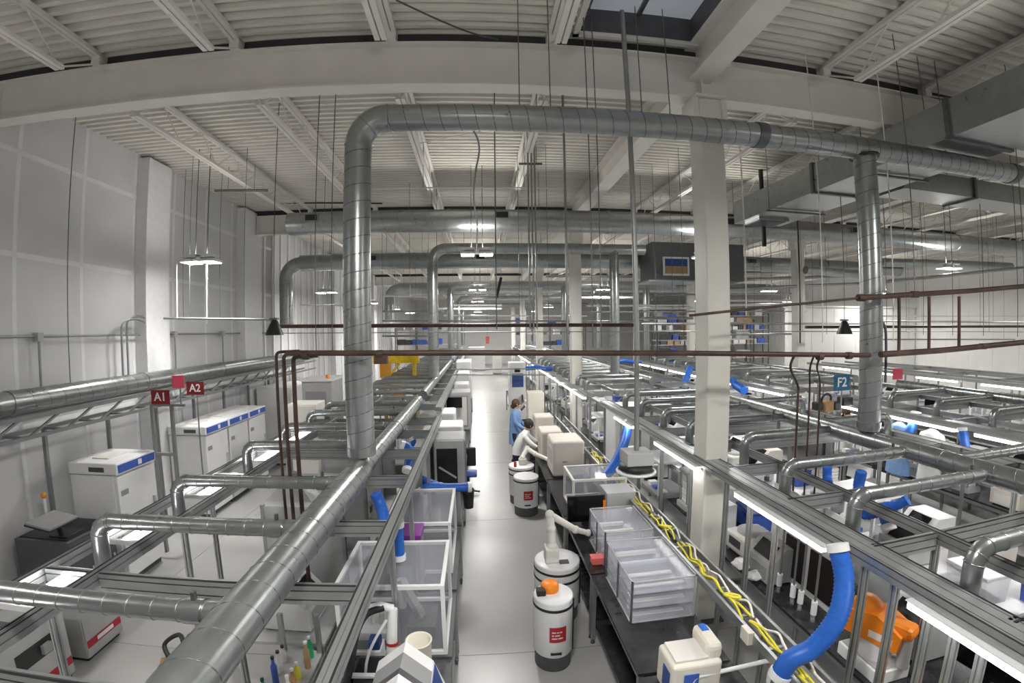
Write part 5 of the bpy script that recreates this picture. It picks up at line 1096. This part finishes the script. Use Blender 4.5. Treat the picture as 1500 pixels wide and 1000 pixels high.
person('person in a white top seen from the shoulders up below the blue F2 sign', (q.x, 8.95, 0), -1.2, J, RR, EE, None, far)
# ------------------------------------------------------------------ contents of the right-hand islands
ORD = 'first second third fourth fifth sixth seventh eighth ninth tenth eleventh twelfth thirteenth fourteenth fifteenth sixteenth seventeenth eighteenth nineteenth twentieth'.split()
def table(x0, x1, y0, y1, label, h=.9, top='blacktop', name='island_bench'):
    t = thing(name, label, 'bench', ((x0 + x1)/2, (y0 + y1)/2, 0), 'benches inside the islands')
    MB().box(x0, y0, h - .03, x1, y1, h).build('worktop', top, t)
    n = max(2, int((y1 - y0)/1.6) + 1)
    for x in (x0 + .04, x1 - .04):
        for i in range(n): y = y0 + .04 + (y1 - y0 - .08)*i/(n - 1); rail(t, 'z', x, y, 0, h - .03, .045, .045, 'leg')
        MB().box(x - .02, y0 + .06, h - .09, x + .02, y1 - .06, h - .03).build('apron', 'alu', t)
    MB().box(x0 + .08, y0 + .05, .25, x1 - .08, y1 - .05, .28).build('shelf', 'midgrey', t)
    return t
table(3.05, 4.15, .2, 5.15, 'black bench inside the near right island, front half'); table(3.15, 4.15, 5.2, 9.1, 'black bench inside the near right island, back half')
table(4.95, 6.05, .2, 9.1, 'white bench at the far side of the near right island', top='white')
table(8.1, 9.1, -.4, 8.2, 'black bench along the front of the third island'); table(9.9, 11.0, -.4, 8.2, 'white bench at the back of the third island', top='white')
table(2.95, 4.0, 10.7, 20.5, 'black bench inside the second right island'); table(4.7, 6.0, 10.7, 20.5, 'white bench inside the second right island', top='white')
table(7.95, 10.9, 9.8, 20.2, 'grey bench block of the far right island', top='midgrey'); table(14.7, 17.3, 1.4, 16.8, 'grey bench block of the fourth island', top='midgrey')
table(-2.4, -1.5, 3.7, 8.0, 'grey bench under the left collector duct', top='midgrey'); table(-2.95, -1.5, 9.4, 19, 'grey bench inside the second left island', top='midgrey')
table(3.0, 5.9, 22.5, 35.5, 'grey bench block deep in the hall right of the aisle', top='midgrey'); table(-2.85, -1.1, 20.5, 31.5, 'grey bench block deep in the hall left of the aisle', top='midgrey')
# prototypes: origin at base centre, front faces -X
def pA(m, m2):
    t = thing('benchtop_analyser', '', 'analyser'); MB().prism([(-.25, .02), (.25, .02), (.25, .42), (-.05, .42), (-.2, .26), (-.25, .26)], 'y', -.24, .24).build('housing', m, t)
    MB().beam((-.20, 0, .275), (-.07, 0, .413), .3, .012, (-1, 0, 1)).build('display', 'screen', t); MB().box(-.257, -.18, .05, -.25, .18, .2).build('front_door', m2, t)
    for a in (-.2, .2):
        for b in (-.2, .2): MB().cyl((a, b, 0), (a, b, .025), .02, 8).build('foot', 'black', t)
    return t
def pB(m):
    t = thing('pipetting_robot', '', 'instrument')
    for a in (-.28, .28):
        for b in (-.36, .36): MB().box(a - .02, b - .02, 0, a + .02, b + .02, .62).build('corner_post', m, t)
    MB().box(-.3, -.38, .6, .3, .38, .64).build('top_panel', m, t); MB().box(-.3, -.38, 0, .3, .38, .06).build('deck', 'grey', t); MB().box(-.02, -.34, .48, .04, .34, .53).build('gantry_rail', 'alu', t)
    MB().rbox(-.08, -.12, .28, .0, .02, .56, .01).build('pipette_head', 'white', t); MB().box(.28, -.34, .06, .285, .34, .6).build('rear_pane', 'clear', t)
    for i in range(3): MB().box(-.22, -.28 + .2*i, .06, -.08, -.16 + .2*i, .09 + .02*i).build('plate', 'letter' if i != 1 else 'bluelabel', t)
    return t
def pC(m):
    t = thing('centrifuge', '', 'centrifuge'); MB().rbox(-.25, -.23, .02, .25, .23, .28, .05, 3).build('housing', m, t); MB().lathe([(.19, .28), (.185, .31), (.1, .335), (0, .34)], (0, 0, 0), 24).build('lid', 'midgrey', t); MB().box(-.258, -.12, .12, -.25, .12, .22).build('keypad', 'darkgrey', t); MB().box(-.2, -.18, 0, .2, .18, .02).build('foot_plate', 'black', t)
    return t
def pD():
    t = thing('monitor', '', 'monitor'); MB().rbox(-.02, -.27, .14, .02, .27, .48, .008).build('bezel', 'black', t); MB().box(-.026, -.255, .155, -.02, .255, .465).build('display', 'screen', t); MB().box(.01, -.03, .01, .05, .03, .3).build('stand', 'black', t); MB().box(-.09, -.12, 0, .11, .12, .012).build('base', 'black', t)
    k = MB().box(-.3, -.2, 0, -.16, .2, .02).build('keyboard', 'darkgrey', t); return t
def pE(m):
    t = thing('plate_stacker', '', 'stacker'); MB().rbox(-.16, -.16, 0, .16, .16, .1, .01).build('base', m, t)
    for a in (-.12, .12):
        for b in (-.12, .12): MB().box(a - .01, b - .01, .1, a + .01, b + .01, .62).build('guide_post', 'alu', t)
    for i in range(8): MB().box(-.1, -.1, .11 + .055*i, .1, .1, .155 + .055*i).build('plate', ('letter', 'print', 'white')[i % 3], t)
    MB().box(-.15, -.15, .6, .15, .15, .63).build('top_plate', m, t); return t
def pF(m, m2):
    t = thing('storage_tub', '', 'tub'); b = MB(); b.prism([(-.18, .28), (-.15, 0), (.15, 0), (.18, .28)], 'y', -.24, .24); b.build('tub_body', m, t); MB().rbox(-.19, -.25, .27, .19, .25, .31, .01).build('lid', m2, t); MB().box(-.195, -.05, .2, -.165, .05, .24).build('handle', m2, t); return t
def pG(m, m2):
    t = thing('small_robot_arm', '', 'robot arm'); MB().lathe([(.09, 0), (.09, .06), (.07, .12)], (0, 0, 0), 18).build('base', m2, t)
    P = [(0, 0, .12), (-.03, .02, .38), (-.22, .1, .52), (-.34, .1, .36)]; rr = (.06, .05, .042, .034)
    for i in range(3): MB().cyl(P[i], P[i+1], rr[i], 12, rr[i+1]).build('arm_link', m, t)
    for i in range(4): MB().ball(P[i], rr[i]*1.15, 12, 8).build('joint', m2 if i % 2 else m, t)
    MB().box(-.38, .07, .26, -.32, .13, .33).build('gripper', 'darkgrey', t); return t
PROTO = [(pA('white', 'midgrey'), 'white sloped-front analyser'), (pB('white'), 'white framed pipetting robot'), (pC('offwhite'), 'off-white round-lidded centrifuge'), (pD(), 'black monitor with keyboard'), (pE('midgrey'), 'grey plate stacker tower'), (pF('clearbin', 'white'), 'clear tub with white lid'), (pG('white', 'midgrey'), 'white jointed robot arm'), (pA('midgrey', 'grey'), 'grey sloped-front analyser'), (pB('alu'), 'metal framed pipetting robot'), (pF('bluelabel', 'navy'), 'blue lidded tub'), (pC('midgrey'), 'grey round-lidded centrifuge'), (pA('beige', 'offwhite'), 'beige sloped-front analyser')]
USED = [False]*len(PROTO); CNT = {}
def populate(spots, where, grp, kinds):
    for i, (x, y, z, rz) in enumerate(spots):
        k = kinds[i % len(kinds)]; key = (k, grp); n = CNT.get(key, 0); CNT[key] = n + 1
        place(PROTO[k][0], USED[k], (x, y, z), rz, '%s %s, %s from the camera' % (PROTO[k][1], where, ORD[n]), grp); USED[k] = True
rnd = random.Random(3)
def row(x, y0, y1, st, z=.9, rz=0, j=.06):
    out = []; y = y0
    while y < y1: out.append((x + rnd.uniform(-j, j), y, z, rz + rnd.uniform(-.12, .12))); y += st + rnd.uniform(0, .12)
    return out
populate(row(3.42, 4.3, 5.1, .5), 'behind the white column posts', 'equipment by the white column', [7, 2])
populate(row(3.34, .75, 1.4, .72), 'on the near right front bench', 'near right island bench equipment', [1, 6, 4])
populate(row(3.3, 5.6, 9, .74), 'on the bench behind the white column', 'near right island back bench equipment', [0, 4, 1, 2, 5])
populate(row(3.85, .7, 3.3, .62), 'in the near island second row', 'near right island second row equipment', [5, 0, 3, 7])
populate(row(3.88, 5.5, 9, .66), 'in the row behind the white column', 'near right island second row far equipment', [9, 7, 3, 0, 5])
populate(row(5.25, .6, 8.9, .78), 'on the near island white bench', 'near right island white bench equipment', [0, 2, 3, 5, 7, 1, 10, 6])
populate(row(5.78, .9, 8.9, .8), 'at the near island far edge', 'near right island far edge equipment', [5, 4, 9, 11, 0])
populate(row(8.4, .0, 8.1, .75), 'on the third island front bench', 'third island front equipment', [0, 3, 1, 5, 7, 2, 11, 4])
populate(row(8.85, .3, 8.1, .8), 'in the third island rear row', 'third island second row equipment', [7, 5, 0, 9, 3])
populate(row(10.4, .2, 8.0, .85), 'on the third island white bench', 'third island back equipment', [1, 0, 5, 2, 7])
populate(row(3.3, 11.1, 20.2, .85), 'on the second right island', 'second right island front equipment', [1, 0, 4, 7, 5, 11, 3])
populate(row(5.3, 11.1, 20.2, .95), 'on the second right back bench', 'second right island back equipment', [0, 1, 2, 5, 7, 9])
populate(row(8.4, 10.2, 20, 1.0), 'on the far right island', 'far right island equipment', [1, 0, 5, 7, 3]); populate(row(10.2, 10.2, 20, 1.1), 'on the far right back edge', 'far right island back equipment', [0, 5, 1, 2])
populate(row(15.0, 1.8, 16.5, 1.0), 'on the fourth island front edge', 'fourth island equipment', [0, 7, 5, 1, 3]); populate(row(16.6, 1.8, 16.5, 1.2), 'on the fourth island back edge', 'fourth island back equipment', [5, 0, 2])
populate(row(3.4, 23, 35, 1.6), 'deep right of the aisle', 'deep right equipment', [0, 1, 7, 5]); populate(row(-1.5, 21, 31, 1.6), 'deep left of the aisle', 'deep left equipment', [0, 1, 11, 5])
populate(row(-1.95, 4.1, 7.8, .78, rz=pi), 'under the left collector duct', 'left island equipment', [0, 4, 5, 2, 7]); populate([s_ for s_ in row(-2.2, 9.8, 18.7, .95) if not 12.3 < s_[1] < 13.9], 'on the second left island', 'second left island equipment', [0, 1, 5, 7, 2, 9])
populate(row(1.6, 14, 20, 1.0), 'on the far aisle benches', 'far aisle bench equipment', [0, 11, 3, 5, 7, 2])
for k, (p_, _) in enumerate(PROTO):
    if not USED[k]:
        for o in list(p_.children): bpy.data.objects.remove(o)
        bpy.data.objects.remove(p_)
cabinet(3.05, 9.5, 3.95, 10.25, 2.0, 'white', 'tall white cabinet between the two right islands', face='y', doors=2)
# white backboard and black wall panels behind the LED strip
t = thing('backboard', 'white backboard with two dark panels behind the near LED strip', 'board', (3.47, 4.0, .9)); MB().box(3.45, 3.35, .9, 3.48, 4.5, 1.95).build('board_sheet', 'white', t)
for a, b in ((3.42, 3.80), (3.86, 4.2)): MB().box(3.435, a, .98, 3.45, b, 1.45).build('dark_panel', 'hairdark', t)
for i, (y, z) in enumerate(((3.4, 1.3), (3.6, 1.3), (3.72, 1.3), (3.95, 1.3))):
    t = thing('dosing_tube', 'thin vertical steel dosing tube before the dark panels, %s from the camera' % ORD[i], 'tube', (3.2, y, .9), 'steel dosing tubes'); MB().cyl((3.2, y, 1.1), (3.2, y, 2.09), .012, 8).build('tube', 'pipegrey', t); MB().cyl((3.2, y, .98), (3.2, y, 1.12), .03, 12).build('nozzle', 'white', t); MB().cyl((3.2, y, .9), (3.2, y, .98), .022, 10).build('vial', 'clearbin', t)
for i in range(7):
    x, y = 3.1 + .17*(i % 3), 4.0 + .09*i if i > 3 else 4.25 + .08*i
    t = thing('crumpled_bag', 'white crumpled bag of parts on the near right bench, %s' % ORD[i], 'bag', (x, y, .9), 'white bags on the near right bench')
    bm = bmesh.new(); bmesh.ops.create_icosphere(bm, subdivisions=2, radius=.09)
    for v in bm.verts: v.co = Vector((v.co.x*1.3, v.co.y, max(0, v.co.z*.6 + .05)))*rnd.uniform(.85, 1.15)
    b = MB().add([(v.co + Vector((x, y, .9)))[:] for v in bm.verts], [[q.index for q in f.verts] for f in bm.faces]); bm.free(); b.build('bag', ('white', 'offwhite', 'midgrey')[i % 3], t); MB().beam((x - .05, y, .985), (x + .06, y + .02, 1.0), .02, .02).build('knot', 'white', t)
# orange robots
def orange_robot(x, y, rz, label, s=1.0, z=0):
    t = thing('orange_robot', label, 'robot', (0, 0, 0), 'orange robots on the near right bench')
    MB().lathe([(.13, 0), (.13, .10), (.11, .16)], (0, 0, 0), 20).build('pedestal', 'white', t)
    MB().prism([(-.22, .16), (.20, .16), (.22, .30), (.02, .40), (-.18, .36), (-.24, .26)], 'y', -.13, .13).build('shell', 'orange', t)
    MB().lathe([(.11, .36), (.11, .42), (.07, .46), (0, .465)], (-.1, 0, 0), 18).build('turret', 'orange', t); MB().rbox(.08, -.09, .26, .28, .09, .37, .04).build('forearm', 'orange', t); MB().cyl((.22, 0, .0), (.22, 0, .27), .05, 12).build('tool', 'midgrey', t); MB().ball((-.2, .02, .46), .045).build('camera_ball', 'black', t)
    MB().box(-.02, -.132, .2, .16, -.13, .26).build('badge', 'print', t)
    t.location = (x, y, .9 + z); t.rotation_euler = (0, 0, rz); t.scale = (s, s, s); return t
t = thing('robot_plinth', 'white plinth under the near orange robot', 'plinth', (3.27, 2.72, .9)); MB().rbox(3.1, 2.5, .9, 3.45, 2.95, 1.02, .01).build('block', 'white', t); MB().box(3.12, 2.52, 1.02, 3.43, 2.93, 1.03).build('top_plate', 'midgrey', t)
orange_robot(3.27, 2.72, -1.2, 'orange robot with black camera ball behind the near posts', 1.05, .13); orange_robot(3.1, 1.75, -.9, 'second orange robot at the bottom edge behind the LED strip', .85)
# dark rig and hanging coats on the third island
q = at(1210, 592, 'x', 7.0)
t = thing('camera_rig', 'black and brown camera rig on a stand below the blue F2 sign', 'camera rig', (q.x, q.y, 0))
MB().cyl((q.x, q.y, 0), (q.x, q.y, q.z - .1), .035, 10).build('column', 'black', t); MB().box(q.x - .2, q.y - .2, 0, q.x + .2, q.y + .2, .03).build('base', 'black', t)
MB().rbox(q.x - .12, q.y - .12, q.z - .15, q.x + .1, q.y + .1, q.z + .08, .02).build('head', 'wood', t); MB().ring((q.x, q.y, q.z + .1), (0, 1, .2), .12, .025, 20).build('carry_ring', 'black', t); MB().rbox(q.x - .3, q.y - .08, q.z - .1, q.x - .14, q.y + .08, q.z + .06, .02).build('motor', 'black', t)
MB().rbox(q.x + .14, q.y - .1, q.z - .12, q.x + .32, q.y + .08, q.z + .04, .02).build('battery', 'black', t); MB().rbox(q.x + .36, q.y - .1, q.z - .05, q.x + .62, q.y + .1, q.z + .13, .02).build('monitor_hood', 'black', t); MB().box(q.x + .1, q.y - .02, q.z - .05, q.x + .4, q.y + .02, q.z).build('arm', 'darkgrey', t)
def coat(x, y, z, m, label):
    t = thing('hanging_coat', label, 'coat', (x, y, z - 1.0), 'coats hanging on the third island')
    n = 16; rings = ((.03, .05, z), (.10, .2, z - .08), (.10, .23, z - .3), (.11, .22, z - .6), (.12, .26, z - .98)); vs = []
    for rx, ry, zz in rings: vs += [(x + rx*cos(2*pi*k/n)*(1 + .12*cos(6*pi*k/n*2)), y + ry*sin(2*pi*k/n)*(1 + .06*cos(10*pi*k/n)), zz) for k in range(n)]
    MB().add(vs, [(i*n + k, i*n + (k+1) % n, (i+1)*n + (k+1) % n, (i+1)*n + k) for i in range(4) for k in range(n)], True).add(vs[:n], [tuple(range(n))]).build('coat_body', m, t)
    for s in (-1, 1): MB().tube([(x, y + s*.16, z - .1), (x - .02, y + s*.27, z - .35), (x - .01, y + s*.27, z - .68)], [.06, .055, .05], 10).build('sleeve', m, t)
    MB().tube([(x, y, z - .02), (x, y, z + .06), (x, y + .03, z + .09)], .006, 6).build('hanger_hook', 'black', t)
q = at(1319, 612, 'x', 7.78); coat(7.78, q.y, 2.0, 'coatblue', 'blue lab coat hanging from the third island rail'); q = at(1367, 622, 'x', 7.78); coat(7.78, q.y, 2.0, 'coatwhite', 'white lab coat hanging from the third island rail')
for i, px in enumerate((1288, 1300)):
    q = at(px, 614, 'x', 7.9); t = thing('server_unit', 'black slotted server unit on the third island, %s of two' % ('left', 'right')[i], 'server', (8.0, q.y, .9), 'black server units'); MB().box(7.9, q.y - .1, .9, 8.05, q.y + .1, 1.9).build('case', 'black', t)
    for k in range(5): MB().box(7.895, q.y - .08, 1.0 + .17*k, 7.9, q.y + .08, 1.1 + .17*k).build('drive_slot', 'darkgrey', t)
# tall grey hoods between collector duct and left rail
for i, (y, z1) in enumerate(((4.6, 1.9), (5.6, 1.95), (6.6, 1.9), (7.6, 1.95))):
    t = thing('fume_hood_panel', 'grey upright hood panel under the left collector duct, %s from the camera' % ORD[i], 'panel', (-2.3, y, .9), 'hood panels under the left collector duct'); MB().box(-2.42, y - .012, .9, -1.5, y + .012, z1).build('sheet', 'midgrey', t)
    for x in (-2.42, -1.52): MB().box(x - .02, y - .02, .9, x + .02, y + .02, z1 + .02).build('edge_profile', 'alu', t)
t = thing('canopy_hood', 'pale sloped canopy hood behind the brown drop pipes', 'hood', (-2.35, 5.3, 1.2)); MB().add([(-2.75, 5.0, 1.62), (-1.9, 5.0, 1.62), (-1.9, 5.5, 1.62), (-2.75, 5.5, 1.62), (-2.45, 5.15, 1.95), (-2.2, 5.15, 1.95), (-2.2, 5.35, 1.95), (-2.45, 5.35, 1.95)], [(0,1,5,4),(1,2,6,5),(2,3,7,6),(3,0,4,7),(4,5,6,7),(0,3,2,1)]).build('skirt', 'midgrey', t); MB().cyl((-2.33, 5.25, 1.94), (-2.33, 5.25, 2.08), .06, 14).build('spigot', 'galv', t)
for x in (-2.7, -1.95): MB().box(x - .015, 5.24, 1.62 - .72, x + .015, 5.27, 1.63).build('leg', 'alu', t)
# blue and white machine by the aisle behind the person in blue
q = at(758, 555, 'y', 16.0)
t = thing('tall_instrument', 'tall white instrument with dark blue front beside the aisle, behind the person in blue', 'instrument', (q.x, 16.2, 0)); MB().rbox(q.x - .3, 16.0, .05, q.x + .3, 16.7, q.z + .6, .02).build('body', 'white', t); MB().box(q.x - .2, 15.985, q.z - .3, q.x + .22, 16.0, q.z + .2).build('blue_front', 'navy', t); MB().box(q.x - .1, 15.98, q.z + .25, q.x + .1, 16.0, q.z + .4).build('display', 'screen', t); MB().box(q.x - .28, 16.02, 0, q.x + .28, 16.68, .05).build('plinth', 'black', t)
# storage racks and boxes at the back
def rack(x0, y0, x1, h, label, n=4):
    t = thing('storage_rack', label, 'rack', ((x0 + x1)/2, y0, 0), 'storage racks at the back'); k = max(2, int((x1 - x0)/1.5) + 1)
    for i in range(k):
        x = x0 + (x1 - x0)*i/(k - 1)
        for y in (y0, y0 + .7): MB().box(x - .03, y - .03, 0, x + .03, y + .03, h).build('upright', 'darkgrey', t)
    for j in range(n):
        z = .4 + (h - .6)*j/(n - 1); MB().box(x0, y0 - .03, z, x1, y0 + .73, z + .05).build('shelf', 'midgrey', t); xx = x0 + .15
        while xx < x1 - .6:
            w_ = rnd.uniform(.3, .7)
            if rnd.random() < .75: MB().box(xx, y0 + .05, z + .05, xx + w_, y0 + .6, z + .05 + rnd.uniform(.2, .5)).build('stored_box', rnd.choice(('carton', 'white', 'midgrey', 'bluelabel', 'darkgrey', 'offwhite')), t)
            xx += w_ + .08
rack(9.2, 21.6, 14.9, 4.2, 'tall dark storage rack left of the white partition', 5); rack(3.2, 38, 9.5, 4.4, 'tall storage rack at the far end right of the aisle', 5); rack(-6.3, 33.5, -1.6, 4.0, 'storage rack at the far end left of the aisle', 4)
rack(12.5, 30, 22, 4.8, 'storage rack behind the white partition on the right', 5)
cabinet(-.9, 40, .6, 40.9, 2.2, 'white', 'white cupboard closing the far end of the aisle', face='y', doors=2); cabinet(1.2, 37, 2.0, 37.9, 1.9, 'offwhite', 'off-white cupboard near the far end of the aisle', face='y')
t = thing('exit_marker', 'small red hanging marker over the far end of the aisle', 'marker', tuple(at(714, 498, 'y', 30))); q = at(714, 498, 'y', 30); MB().box(q.x - .12, 29.98, q.z - .25, q.x + .12, 30.02, q.z + .25).build('plate', 'salmon', t); MB().cyl((q.x, 30, q.z + .25), (q.x, 30, ZD), .008, 6).build('hanger_wire', 'galvdark', t)
